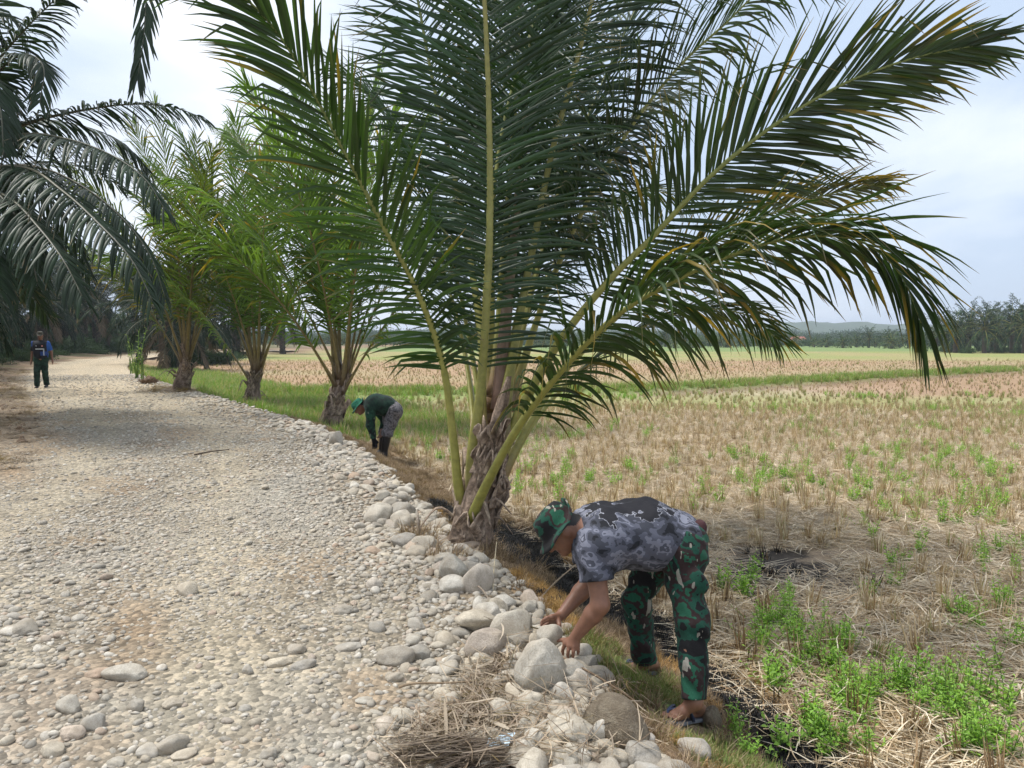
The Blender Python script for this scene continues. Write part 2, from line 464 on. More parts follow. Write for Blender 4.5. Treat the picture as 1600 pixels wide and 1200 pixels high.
# ---- ground sheet out to the horizon
gy = np.concatenate([np.arange(-14, 1.5, 0.8), np.arange(1.5, 9, 0.045), np.arange(9, 16, 0.09), np.geomspace(16, 3200, 150)])
gx = np.concatenate([-np.geomspace(3200, 12, 70), np.arange(-12, -2.5, 0.2)[1:], np.arange(-2.5, 5.5, 0.045), np.arange(5.5, 12, 0.13), np.geomspace(12, 3200, 80)])
gx = np.unique(np.round(gx, 4))
X, Y = np.meshgrid(gx, gy)
x, y = X.ravel(), Y.ravel()
S_ = lateral(x, y)
inroad = sstep(0.06, -0.25, S_) * sstep(-RW - 0.02, -RW + 0.35, S_) * (y < 104)
Z = H(x, y) - 0.07 * inroad
nx, ny = len(gx), len(gy)
i, j = np.meshgrid(np.arange(ny - 1), np.arange(nx - 1), indexing='ij')
F = np.stack([i * nx + j, i * nx + j + 1, (i + 1) * nx + j + 1, (i + 1) * nx + j], -1).reshape(-1, 4)
def ground_mat():
    m, N, L, b, out = new_mat('earth_and_stubble')
    p = wpos(N)
    f1 = noise_n(N, L, p, 38, 6, 0.7); f2 = noise_n(N, L, vec_scale(N, L, p, (5.0, 0.9, 5.0)), 2.2, 5, 0.65)
    c = mixc(N, L, 1.0, vcol(N), ramp(N, L, f1, [(0.3, (0.62,) * 3), (0.7, (1.36,) * 3)]), 'MULTIPLY')
    c = mixc(N, L, 1.0, c, ramp(N, L, f2, [(0.3, (0.75,) * 3), (0.7, (1.22,) * 3)]), 'MULTIPLY')
    L(c, b.inputs['Base Color']); b.inputs['Roughness'].default_value = 0.95; b.inputs['Specular IOR Level'].default_value = 0.15
    bump(N, L, b, f1, 0.7, 0.02)
    return m
ground = mesh('ground', np.stack([x, y, Z], 1), F, ground_mat(), col=ground_colour(x, y))
tag(ground, 'harvested rice field with pale straw and the bare verge beside the road', 'ground', kind='structure')

# ---- road sheet
def dirt_mask(x, y):
    n = fbm(x * 1.6, y * 1.6, 81, 4)
    px_, py_, _ = pix(x, y, np.zeros_like(x))
    m = sstep(0.62, 0.74, n) * 0.6
    for (cx, cy, rx, ry, a) in [(215, 970, 55, 60, 0.9), (190, 1050, 70, 40, 0.6), (60, 690, 75, 26, 1.0), (285, 678, 60, 12, 1.0), (160, 1165, 50, 40, 0.7), (20, 740, 40, 22, .8), (120, 610, 130, 12, 0.8), (30, 640, 60, 22, .9), (400, 650, 60, 10, 0.6)]:
        m = np.maximum(m, a * np.exp(-(((px_ - cx) / rx) ** 2 + ((py_ - cy) / ry) ** 2)) * (0.45 + n))
    return np.clip(m * (y > 1.5), 0, 1)
def rut_mask(x, y):
    s = lateral(x, y) + 0.25 * (fbm(x * 0.4, y * 0.4, 95, 2) - 0.5)
    return np.exp(-((s + 1.55) / 0.33) ** 2) + np.exp(-((s + 3.15) / 0.36) ** 2)
ry = np.concatenate([np.arange(-13, 2, 0.5), np.arange(2, 16, 0.10), np.geomspace(16, 104, 110)])
rs = np.linspace(-RW - 0.03, 0.10, 60)
RY, RS = np.meshgrid(ry, rs, indexing='ij')
_sl = np.interp(RY, _ey, _eslope); _q = np.sqrt(1 + _sl ** 2)
rx_ = edge_x(RY) + RS * _q
x, y = rx_.ravel(), RY.ravel()
Z = H(x, y) + 0.004 - 0.02 * sstep(0.04, 0.10, lateral(x, y)) - 0.05 * sstep(-RW + .02, -RW - 0.03, lateral(x, y))
n1 = fbm(x * 2.4, y * 2.4, 91, 4); n2 = fbm(x * 0.5, y * 0.5, 93, 3)
c = lerp((0.21, 0.18, 0.14), (0.31, 0.275, 0.22), sstep(0.35, 0.65, n1))
c = lerp(c, (0.29, 0.285, 0.265), sstep(0.45, 0.65, n2) * 0.5)
dm = dirt_mask(x, y)
c = lerp(c, lerp((0.24, 0.155, 0.09), (0.42, 0.30, 0.19), sstep(7, 13, y)), dm * 0.65)
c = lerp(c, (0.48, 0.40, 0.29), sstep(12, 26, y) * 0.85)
c = lerp(c, (0.38, 0.33, 0.25), rut_mask(x, y) * 0.55)
c = lerp(c, (0.21, 0.165, 0.115), sstep(-0.9, -0.3, lateral(x, y)) * sstep(16, 10, y) * 0.8)  # contact shade painted in: darker bed in the gaps between edge stones
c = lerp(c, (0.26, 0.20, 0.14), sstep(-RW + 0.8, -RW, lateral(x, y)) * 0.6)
nx, ny = len(rs), len(ry)
i, j = np.meshgrid(np.arange(ny - 1), np.arange(nx - 1), indexing='ij')
F = np.stack([i * nx + j, i * nx + j + 1, (i + 1) * nx + j + 1, (i + 1) * nx + j], -1).reshape(-1, 4)
def road_mat():
    m, N, L, b, out = new_mat('gravel_bed')
    p = wpos(N)
    v = N('ShaderNodeTexVoronoi'); v.inputs['Scale'].default_value = 34; v.inputs['Randomness'].default_value = 1; L(p, v.inputs['Vector'])
    f = noise_n(N, L, p, 60, 4, 0.7)
    sep = N('ShaderNodeSeparateColor'); L(v.outputs['Color'], sep.inputs[0])
    c = mixc(N, L, 1.0, vcol(N), ramp(N, L, sep.outputs[0], [(0.0, (0.6, 0.6, 0.58)), (0.6, (1.05, 1.04, 1.0)), (1.0, (1.5, 1.45, 1.36))]), 'MULTIPLY')
    c = mixc(N, L, 1.0, c, ramp(N, L, f, [(0.3, (0.75,) * 3), (0.7, (1.2,) * 3)]), 'MULTIPLY')
    L(c, b.inputs['Base Color']); b.inputs['Roughness'].default_value = 0.92; b.inputs['Specular IOR Level'].default_value = 0.2
    inv = N('ShaderNodeMath', operation='SUBTRACT'); inv.inputs[0].default_value = 0.6; L(v.outputs['Distance'], inv.inputs[1])
    bump(N, L, b, inv.outputs[0], 0.9, 0.02)
    return m
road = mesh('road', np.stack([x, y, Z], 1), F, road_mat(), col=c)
tag(road, 'pale road of loose river gravel curving left towards the oil palms', 'road', kind='structure')
# ================================================================ palms
def frond(P, rs, twist=(0, 0), n=80, L=0.9, w=0.036, droop=0.5, vee=15, t0=0.28, a0=68, a1=22, segs=5, S0=None, r0=0.04, r1=0.006, sample=60,
          green=(0.05, 0.10, 0.02), yellow=0.0, tipdry=0.3, prof=(0.55, 1.0, 0.45), jit=1.0, rcol=((0.20, 0.12, 0.06), (0.26, 0.25, 0.06), (0.16, 0.19, 0.05)), dens_end=1.0, fold=0.25, base_flare=1.1, miss=0.05):
    """one pinnate leaf along P. returns (rachis V,F,C), leaflet arrays (V (nl,segs+1,3,3), C)"""
    P = catmull(P, sample); T = nrm(np.gradient(P, axis=0))
    out = P[-1] - P[0]; out = out * np.array([1, 1, 0])
    if S0 is None: S0 = nrm(np.cross(nrm(out), UP))
    S0 = np.asarray(S0, float)
    S = nrm(S0[None] - (T @ S0)[:, None] * T); N = np.cross(S, T)
    tt = np.linspace(0, 1, sample)
    tw = np.radians(twist[0] + (twist[1] - twist[0]) * tt)[:, None]
    S, N = S * np.cos(tw) + N * np.sin(tw), N * np.cos(tw) - S * np.sin(tw)
    R = r0 * (1 - tt) ** 1.2 + r1
    R = R * (1 + base_flare * np.exp(-tt / 0.045))
    c0, c1, c2 = (np.array(q) for q in rcol)
    cc = lerp(lerp(c0, c1, sstep(0.0, 0.10, tt)), c2, sstep(0.35, 0.8, tt))
    k = 8
    rV, rF = tube(P, R, k, S=S, flat=0.62)
    rC = np.vstack([np.repeat(cc, k, 0), cc[:1], cc[-1:]])
    # leaflets
    t = t0 + (1 - t0) * (np.linspace(0, 1, n) ** dens_end)
    t = np.concatenate([t, t]); sg = np.concatenate([np.ones(n), -np.ones(n)])
    t = np.clip(t + rs.uniform(-0.35, 0.35, 2 * n) * (1 - t0) / n, 0, 0.999)
    u = (t - t0) / (1 - t0)
    f = t * (sample - 1); i0 = np.minimum(f.astype(int), sample - 2); fr = (f - i0)[:, None]
    pick = lambda A: A[i0] * (1 - fr) + A[i0 + 1] * fr
    B, Tt, Ss, Nn = pick(P), nrm(pick(T)), nrm(pick(S)), nrm(pick(N))
    ln = L * np.interp(u, [0, 0.35, 0.7, 1], [prof[0], prof[1], prof[1] * 0.85, prof[2]]) * (1 + rs.normal(0, 0.06, 2 * n) * jit)
    a = np.radians(np.interp(u, [0, 1], [a0, a1]) + rs.normal(0, 4, 2 * n) * jit)[:, None]
    v = np.radians(vee + rs.normal(0, 6, 2 * n) * jit)[:, None]
    lat = Ss * sg[:, None] * np.cos(v) + Nn * np.sin(v)
    d0 = nrm(Tt * np.cos(a) + lat * np.sin(a))
    dr = droop * (1 + rs.normal(0, 0.42, 2 * n) * jit)
    kink = rs.rand(2 * n) < 0.16 * jit; swing = rs.normal(0, 0.16, 2 * n)[:, None] * jit
    cur = B.copy(); pts = [B]; dirs = [d0]; d = d0
    for s_ in range(segs):
        g = dr * ((s_ + 0.6) / segs) ** 1.3 * 0.75
        g = np.where(kink & (s_ >= segs - 2), g + 0.9, g)
        d = nrm(d0 + np.array([0, 0, -1.0]) * g[:, None] + Tt * swing * (s_ / segs) * 1.5)
        cur = cur + d * (ln / segs)[:, None]; pts.append(cur); dirs.append(d)
    pts = np.stack(pts, 1); dirs = np.stack(dirs, 1)
    uu = np.linspace(0, 1, segs + 1)
    wp = np.interp(uu, [0, 0.12, 0.35, 0.7, 1], [0.45, 0.85, 1.0, 0.75, 0.04]) * w * 0.5
    wl_ = wp[None] * (0.75 + 0.25 * (ln / L))[:, None] * (1 + rs.normal(0, 0.1, 2 * n) * jit)[:, None]
    nn = np.repeat(Nn[:, None], segs + 1, 1)
    roll = rs.normal(0, 0.30, 2 * n)[:, None, None] * jit
    wv = nrm(np.cross(nn, dirs)); nn2 = np.cross(dirs, wv)
    wv = wv * np.cos(roll) + nn2 * np.sin(roll); nn2 = np.cross(dirs, wv)
    e1 = pts + wv * wl_[..., None] - nn2 * (wl_ * fold * 2)[..., None]
    e2 = pts - wv * wl_[..., None] - nn2 * (wl_ * fold * 2)[..., None]
    LV = np.stack([e1, pts, e2], 2)
    g = np.asarray(green, float)
    base = g[None] * (1 + rs.normal(0, 0.16, (2 * n, 1)))
    yl = (rs.rand(2 * n) < yellow).astype(float) * rs.uniform(0.4, 1, 2 * n)
    thr = rs.uniform(0.55, 1.0, 2 * n)
    C = np.repeat(base[:, None], segs + 1, 1)
    C = lerp(C, np.array((0.34, 0.23, 0.03)), yl[:, None] * sstep(thr[:, None] - 0.45, thr[:, None], uu[None]))
    td = (rs.rand(2 * n) < tipdry)[:, None] * sstep(0.78, 1.0, uu[None])
    C = lerp(C, np.array((0.24, 0.17, 0.09)), td * 0.85)
    C = np.repeat(C[:, :, None], 3, 2)
    alive = rs.rand(2 * n) > miss; LV, C = LV[alive], C[alive]
    return (rV, rF, rC), LV, np.maximum(C, 0.004)
def leaflet_faces(segs):
    F = []
    for s_ in range(segs):
        for q in range(2):
            a = s_ * 3 + q; F.append((a, a + 1, a + 4, a + 3))
    return np.array(F)
def leaflets_mesh(name, LV, C, mat, keep=None):
    if keep is not None: LV, C = LV[keep], C[keep]
    nl, sg = LV.shape[0], LV.shape[1] - 1
    f = leaflet_faces(sg); F = (f[None] + (np.arange(nl) * (sg + 1) * 3)[:, None, None]).reshape(-1, 4)
    return mesh_data(name, LV.reshape(-1, 3), F, mat, col=C.reshape(-1, 3))
def add_frond(parent, fr, mat, leaf_name='leaflets', keep=None):
    (rV, rF, rC), LV, C = fr
    me = mesh_data('frond', rV, rF if isinstance(rF, np.ndarray) else [np.asarray(q) for q in rF], M['petiole'], col=rC)
    o = link('frond', me, parent)
    l = link(leaf_name, leaflets_mesh(leaf_name, LV, C, mat, keep), o); l["kind"] = "stuff"
    return o
def merge_frond(buf, fr):
    (rV, rF, rC), LV, C = fr
    buf.add(rV, rF, rC)
    nl, sg = LV.shape[0], LV.shape[1] - 1
    f = leaflet_faces(sg); buf.add(LV.reshape(-1, 3), (f[None] + (np.arange(nl) * (sg + 1) * 3)[:, None, None]).reshape(-1, 4), C.reshape(-1, 3))
def arc(az, el, length, bend, base=(0, 0, 0), n=9, pw=1.5, side=0.0):
    """control points of a leaf that leaves the heart at (az, el) and bends down"""
    P = [np.asarray(base, float)]; ds = length / n
    for k in range(n):
        t = (k + 0.5) / n; e = rad(el - bend * t ** pw); a_ = rad(az + side * t * t)
        P.append(P[-1] + ds * np.array([math.cos(e) * math.sin(a_), math.cos(e) * math.cos(a_), math.sin(e)]))
    return np.array(P)

# ---- butt of a coconut palm: swollen base wrapped in old leaf bases and fibre
def coconut_butt(root, rs, h=1.35, r=0.22, lean=(0.25, 0), flaps=9, dead=4):
    zz = np.linspace(-0.12, h, 34); a = np.linspace(0, 2 * np.pi, 40, endpoint=False)
    A, ZZ = np.meshgrid(a, zz)
    prof = np.interp(zz / h, [-0.1, 0.02, 0.12, 0.30, 0.6, 0.85, 1.0], [1.15, 1.08, 1.0, 0.72, 0.45, 0.28, 0.12]) * r
    nz = fbm(A * 2.6 + 3, ZZ * 5 + rs.uniform(0, 9), 5, 4); ring = np.abs(np.sin(ZZ * 17 + A * 1.0 + 2 * nz))
    R = prof[:, None] * (0.86 + 0.34 * nz + 0.10 * ring)
    R = (R + np.roll(R, -39, 1) * 0) 
    cx, cy = lean[0] * (np.maximum(ZZ, 0) / h) ** 1.1, lean[1] * (np.maximum(ZZ, 0) / h)
    wob = np.sin(A * 1.0)
    V = np.stack([cx + R * np.cos(A), cy + R * np.sin(A), ZZ], -1).reshape(-1, 3)
    k = len(a); i, j = np.meshgrid(np.arange(len(zz) - 1), np.arange(k), indexing='ij')
    F = np.stack([i * k + j, i * k + (j + 1) % k, (i + 1) * k + (j + 1) % k, (i + 1) * k + j], -1).reshape(-1, 4)
    nb = fbm(A.ravel() * 3, ZZ.ravel() * 7, 9, 4)
    C = lerp((0.10, 0.07, 0.05), (0.27, 0.20, 0.15), sstep(0.3, 0.7, nb))
    mesh('trunk', V, F, M['fibre'], root, col=C)
    # dry sheaths that wrap the butt, each a curled sheet
    for q in range(flaps):
        az = rs.uniform(0, 2 * np.pi) if q else 4.4; z0 = rs.uniform(0.05, 0.75) * h * 0.8; hh = rs.uniform(0.22, 0.46) * (r / 0.22); wd = rs.uniform(0.9, 1.7)
        u, v = np.meshgrid(np.linspace(-1, 1, 13), np.linspace(0, 1, 13))
        ang = az + u * wd * 0.5 * (1 - 0.5 * v ** 2) + v * rs.uniform(-0.4, 0.4)
        zc = z0 + v * hh + 0.05 * np.sin(u * 5 + q) * v
        rr = np.interp(zc / h, [-0.1, 0.02, 0.12, 0.30, 0.6, 0.85, 1.0], [1.15, 1.08, 1.0, 0.72, 0.45, 0.28, 0.12]) * r * 1.08 + 0.02 + rs.uniform(0.02, 0.19) * (r / 0.22) * v ** 2.2 + 0.018 * np.sin(u * 7 + v * 3 + q)
        V = np.stack([lean[0] * np.maximum(zc, 0) / h + rr * np.cos(ang), lean[1] * np.maximum(zc, 0) / h + rr * np.sin(ang), zc], -1).reshape(-1, 3)
        i, j = np.meshgrid(np.arange(12), np.arange(12), indexing='ij')
        F = np.stack([i * 13 + j, i * 13 + j + 1, (i + 1) * 13 + j + 1, (i + 1) * 13 + j], -1).reshape(-1, 4)
        nb = fbm(u.ravel() * 4 + q, v.ravel() * 9, 19, 4)
        o = mesh('leaf_sheath', V, F, M['fibre'], root, col=lerp((0.12, 0.085, 0.062), (0.40, 0.31, 0.235), sstep(0.3, 0.72, nb)))
        md = o.modifiers.new('thickness', 'SOLIDIFY'); md.thickness = 0.008
    for q in range(dead):                            # cut and withered leaf stalks
        az = rs.uniform(0, 2 * np.pi); d = np.array([math.cos(az), math.sin(az), 0])
        b = np.array([0, 0, rs.uniform(0.1, 0.5) * h]) + d * r * 0.7; l = rs.uniform(0.2, 0.5) * (r / 0.22)
        P = catmull([b, b + d * l * 0.5 + UP * l * 0.35, b + d * l + UP * l * rs.uniform(-0.5, 0.2)], 9)
        V, F = tube(P, np.linspace(0.045, 0.008, 9) * (r / 0.22), 7, flat=0.5)
        mesh('dead_stalk', V, F, M['fibre'], root, col=lerp((0.16, 0.11, 0.08), (0.34, 0.27, 0.20), rs.rand(len(V))))

# ---------------------------------------------------------------- the near coconut palm
rs = np.random.RandomState(11)
pb = G(733, 850); D1 = 5.75
palm = empty('coconut_palm', pb)
tag(palm, 'largest coconut palm, its short brown trunk between the gravel edge and the bending man', 'palm tree', 'coconut palms along the road')
coconut_butt(palm, rs, 1.25, 0.142, (0.30, 0.05), flaps=17, dead=6)
def near_frond(pts, **kw):
    P = np.array([W(*p) for p in pts]) - pb
    kw['n'] = int(kw['n'] * 1.36); kw['w'] = kw['w'] * 0.64; kw['r0'] = kw['r0'] * 0.85
    return frond(P, rs, segs=6, base_flare=1.3, **kw)
GR = (0.022, 0.052, 0.015)
NF = []
PX = (1, 0, 0)
# upright leaf facing the road
NF.append(near_frond([(745, 800, 5.78), (738, 720, 5.66), (752, 600, 5.58), (764, 400, 5.5), (765, 220, 5.45), (757, 0, 5.4), (740, -260, 5.3), (720, -480, 5.0)], S0=PX, n=100, L=1.08, w=0.042, droop=0.7, vee=8, t0=0.20, a0=76, a1=40, r0=0.042, green=GR, rcol=((0.16, 0.13, 0.06), (0.24, 0.23, 0.06), (0.25, 0.22, 0.06))))
# upright leaf leaning right behind it
NF.append(near_frond([(782, 690, 5.85), (800, 560, 5.95), (830, 400, 6.05), (862, 240, 6.1), (900, 100, 6.1), (925, 0, 6.1), (960, -180, 6.05), (1010, -360, 5.9)], S0=(0.95, 0.3, 0), n=100, L=1.08, w=0.042, droop=0.85, vee=6, t0=0.20, a0=74, a1=40, r0=0.042, green=GR, rcol=((0.16, 0.13, 0.06), (0.24, 0.23, 0.06), (0.27, 0.23, 0.06))))
# low leaf that sweeps right and hangs at its end
NF.append(near_frond([(728, 880, 5.72), (736, 815, 5.52), (768, 742, 5.36), (815, 660, 5.2), (885, 570, 5.05), (965, 492, 4.95), (1060, 436, 4.85), (1160, 392, 4.75), (1250, 370, 4.7), (1340, 375, 4.65), (1405, 425, 4.62), (1440, 505, 4.6)], twist=(30, 22), n=92, L=0.98, w=0.046, droop=1.7, vee=0, t0=0.30, a0=66, a1=20, r0=0.05, green=(0.026, 0.054, 0.015), yellow=0.16, tipdry=0.7))
# long leaf to the upper right, blade on edge
NF.append(near_frond([(742, 850, 5.8), (768, 770, 5.82), (805, 660, 5.9), (870, 540, 5.9), (950, 440, 5.85), (1020, 370, 5.8), (1110, 275, 5.7), (1210, 195, 5.6), (1320, 130, 5.5), (1430, 90, 5.4), (1520, 72, 5.3)], twist=(78, 68), n=92, L=0.95, w=0.048, droop=0.42, vee=0, t0=0.40, a0=62, a1=14, r0=0.05, green=(0.030, 0.056, 0.015), yellow=0.10, tipdry=0.5))
# yellowing leaf behind
NF.append(near_frond([(775, 760, 6.1), (860, 610, 6.5), (960, 500, 6.8), (1070, 410, 7.0), (1180, 345, 7.1), (1290, 305, 7.2), (1380, 285, 7.2)], twist=(70, 60), n=74, L=0.72, w=0.036, droop=0.7, vee=0, t0=0.42, a0=55, a1=16, r0=0.038, green=(0.06, 0.075, 0.016), yellow=0.5, tipdry=0.8))
# leaf arching over to the top right
NF.append(near_frond([(795, 640, 6.05), (850, 470, 6.2), (915, 320, 6.3), (985, 200, 6.35), (1060, 105, 6.4), (1130, 40, 6.4), (1210, -30, 6.4), (1330, -70, 6.3)], twist=(40, 30), n=90, L=1.0, w=0.04, droop=0.95, vee=6, t0=0.25, a0=70, a1=25, r0=0.042, green=GR, tipdry=0.4))
NF.append(near_frond([(790, 640, 6.0), (830, 460, 6.4), (880, 280, 6.7), (950, 110, 6.9), (1010, -20, 7.0), (1090, -160, 7.0)], twist=(15, 10), n=84, L=0.95, w=0.038, droop=0.7, vee=10, t0=0.25, a0=70, a1=30, r0=0.04, green=GR))
# long leaf to the upper left over the road, grey sheen along its rib
NF.append(near_frond([(742, 835, 5.78), (718, 770, 5.68), (709, 690, 5.6), (692, 570, 5.5), (655, 462, 5.35), (605, 365, 5.2), (550, 260, 5.05), (492, 150, 4.9), (440, 60, 4.75), (375, -8, 4.6), (290, -40, 4.45)], twist=(-58, -50), n=70, L=0.80, w=0.044, droop=0.5, vee=-32, t0=0.30, a0=66, a1=20, r0=0.036, green=(0.034, 0.074, 0.015), yellow=0.05, tipdry=0.3))
# left of centre, upright, further back
NF.append(near_frond([(765, 640, 6.1), (745, 470, 6.5), (715, 300, 6.9), (675, 120, 7.1), (640, -60, 7.1), (590, -220, 7.0)], S0=(0.97, -0.2, 0), n=90, L=0.95, w=0.038, droop=0.6, vee=10, t0=0.24, a0=72, a1=38, r0=0.04, green=(0.026, 0.060, 0.015)))
NF.append(near_frond([(775, 620, 6.0), (785, 430, 6.3), (800, 240, 6.5), (810, 60, 6.6), (815, -160, 6.6), (810, -380, 6.3)], S0=(0.9, 0.45, 0), n=92, L=0.95, w=0.038, droop=0.5, vee=12, t0=0.26, a0=68, a1=35, r0=0.04, green=GR))
# low leaves behind: right and left
NF.append(near_frond([(778, 760, 6.15), (835, 660, 6.7), (905, 580, 7.2), (985, 520, 7.6), (1080, 485, 7.9), (1160, 490, 8.1), (1215, 530, 8.2)], twist=(30, 30), n=74, L=0.85, w=0.036, droop=1.25, vee=0, t0=0.32, a0=66, a1=22, r0=0.04, green=(0.030, 0.060, 0.015), yellow=0.15, tipdry=0.5))
NF.append(near_frond([(745, 690, 6.2), (728, 560, 6.7), (700, 450, 7.2), (655, 380, 7.6), (600, 350, 7.9), (540, 370, 8.1)], twist=(-25, -20), n=74, L=0.8, w=0.034, droop=0.9, vee=4, t0=0.30, a0=66, a1=25, r0=0.036, green=(0.036, 0.075, 0.016), yellow=0.08))
NF.append(near_frond([(790, 600, 6.1), (822, 470, 6.6), (865, 350, 7.1), (920, 250, 7.5), (990, 180, 7.8), (1060, 150, 8.0)], twist=(-10, 20), n=80, L=0.9, w=0.036, droop=0.9, vee=5, t0=0.28, a0=68, a1=28, r0=0.036, green=GR, yellow=0.05))
NF.append(near_frond([(752, 690, 5.95), (756, 520, 5.95), (765, 360, 6.0), (790, 180, 6.05), (840, 20, 6.1), (900, -120, 6.0)], S0=(0.8, -0.6, 0), n=88, L=0.9, w=0.036, droop=0.7, vee=10, t0=0.3, a0=70, a1=35, r0=0.036, green=GR))
NF.append(near_frond([(770, 700, 6.3), (800, 560, 6.9), (850, 440, 7.5), (910, 350, 8.0), (1000, 300, 8.4), (1080, 310, 8.6)], twist=(20, 20), n=72, L=0.85, w=0.034, droop=1.2, vee=0, t0=0.3, a0=66, a1=25, r0=0.036, green=(0.03, 0.06, 0.015), yellow=0.08))
NF.append(near_frond([(770, 660, 6.15), (768, 480, 6.6), (772, 300, 6.9), (790, 120, 7.1), (820, -60, 7.1), (850, -220, 7.0)], S0=(0.98, 0.2, 0), n=90, L=1.0, w=0.04, droop=0.8, vee=6, t0=0.2, a0=70, a1=35, r0=0.036, green=GR))
NF.append(near_frond([(780, 640, 6.2), (812, 480, 6.8), (850, 330, 7.2), (885, 170, 7.5), (915, 20, 7.6), (960, -120, 7.6)], S0=(0.9, -0.4, 0), n=86, L=1.0, w=0.04, droop=0.9, vee=4, t0=0.2, a0=70, a1=30, r0=0.036, green=GR))
NF.append(near_frond([(760, 680, 6.1), (735, 540, 6.5), (705, 400, 6.8), (660, 270, 7.0), (600, 170, 7.1), (530, 110, 7.1)], twist=(-20, -35), n=84, L=0.95, w=0.038, droop=0.8, vee=2, t0=0.24, a0=68, a1=28, r0=0.036, green=(0.030, 0.068, 0.016)))
# spear: the folded youngest leaf, brown at its foot
P = catmull(np.array([W(778, 640, 5.95), W(795, 450, 6.0), W(815, 250, 6.05), W(830, 40, 6.05)]) - pb, 20)
V, F = tube(P, np.linspace(0.06, 0.008, 20), 9)
mesh('spear_leaf', V, F, M['petiole'], palm, col=np.vstack([np.repeat(lerp((0.17, 0.10, 0.075), (0.14, 0.15, 0.05), np.linspace(0, 1, 20)), 9, 0), [(0.2, 0.1, 0.08)], [(0.1, 0.15, 0.05)]]))
# the leaflets that show largest become leaves of their own, the rest of each leaf is one mass
sizes = []
for q, fr in enumerate(NF):
    LV = fr[1] + pb
    a_, b_ = LV[:, 0, 1], LV[:, -1, 1]
    m_ = LV[:, LV.shape[1] // 2, 1]
    ax_, ay_, da = pix(a_[:, 0], a_[:, 1], a_[:, 2]); bx_, by_, _ = pix(b_[:, 0], b_[:, 1], b_[:, 2])
    ins = (np.clip(ax_, 0, 1600) == ax_) & (np.clip(ay_, 0, 1200) == ay_) & (np.clip(bx_, 0, 1600) == bx_) & (np.clip(by_, 0, 1200) == by_)
    ln = np.hypot(ax_ - bx_, ay_ - by_) * ins * (1.0 if q in (0, 2, 3, 7) else 0.4)
    sizes += [(l, q, k) for k, l in enumerate(ln)]
sizes.sort(reverse=True)
single = {}
for l, q, k in sizes[:300]: single.setdefault(q, set()).add(k)
for q, fr in enumerate(NF):
    ss = single.get(q, set()); keep = np.array([k not in ss for k in range(len(fr[1]))])
    o = add_frond(palm, fr, M['coconut_leaf'], keep=keep)
    for k in sorted(ss):
        link('leaflet', leaflets_mesh('leaflet', fr[1], fr[2], M['coconut_leaf'], np.array([k])), o)

# ---------------------------------------------------------------- the other coconut palms of the row
def coconut(px, py, label, seed, specs, h=1.3, r=0.24, lean=(0.15, 0.0), green=(0.095, 0.165, 0.030), yel=0.08, n=60, L=1.15, scale=1.04, segs=4, w=0.048, flaps=7, dead=5):
    rs = np.random.RandomState(seed); b = G(px, py)
    root = empty('coconut_palm', b); tag(root, label, 'palm tree', 'coconut palms along the road')
    coconut_butt(root, rs, h, r, lean, flaps=flaps, dead=dead)
    for (az, el, ln, bd, sd) in specs:
        zb = rs.uniform(0.4, 0.75) * h
        base = np.array([lean[0] * zb / h + 0.4 * r * math.sin(rad(az)), lean[1] * zb / h + 0.4 * r * math.cos(rad(az)), zb])
        yy = yel * (2.5 if el < 55 else 1)
        fr = frond(arc(az, 90 - (90 - el) * 0.85, ln * scale, bd * 0.62, base, side=sd, pw=2.0), rs, twist=(rs.uniform(-20, 20), rs.uniform(-45, 45)), n=n, L=L, w=w, droop=0.7 if el > 65 else 1.0, vee=4, t0=0.19, a0=60, a1=22, prof=(0.45, 1.0, 0.45),
                   segs=segs, r0=0.04, green=np.array(green) * rs.uniform(0.8, 1.25), yellow=yy, tipdry=0.3, sample=36,
                   rcol=((0.13, 0.085, 0.05), (0.20, 0.15, 0.05), (0.15, 0.15, 0.04)))
        add_frond(root, fr, M['coconut_leaf_row'])
    return root
coconut(513, 672, 'leaning coconut palm beside the crouched man in dark green', 21,
    [(-80, 72, 5.6, 55, 10), (-95, 62, 5.2, 75, 0), (-60, 80, 6.0, 45, 15), (-20, 84, 6.2, 25, 0), (30, 85, 6.3, 25, 0), (80, 78, 6.0, 40, 0), (95, 66, 5.4, 70, 0), (105, 52, 4.8, 85, 0),
     (140, 75, 5.6, 50, 0), (-150, 76, 5.8, 55, 0), (60, 70, 5.4, 60, 0), (-120, 55, 4.6, 80, 0), (-70, 86, 6.2, 20, 0), (100, 86, 6.3, 18, 0)],
    h=1.75, r=0.225, lean=(0.50, 0.05), yel=0.06, n=84)
coconut(393, 636, 'upright coconut palm midway along the row with one yellow frond', 22,
    [(-85, 66, 6.0, 70, 0), (-70, 76, 6.4, 45, 0), (-100, 80, 6.6, 40, 0), (0, 84, 6.8, 22, 0), (80, 80, 6.4, 40, 0), (90, 68, 5.6, 70, 0), (110, 58, 5.0, 85, 0), (-140, 72, 5.8, 60, 0), (150, 76, 6.0, 50, 0),
     (40, 74, 5.8, 55, 0), (-30, 72, 5.8, 55, 0), (180, 84, 6.6, 25, 0), (-110, 55, 5.0, 80, 0), (-60, 86, 6.6, 15, 0)],
    h=1.6, r=0.225, lean=(0.28, 0), yel=0.08, n=80)
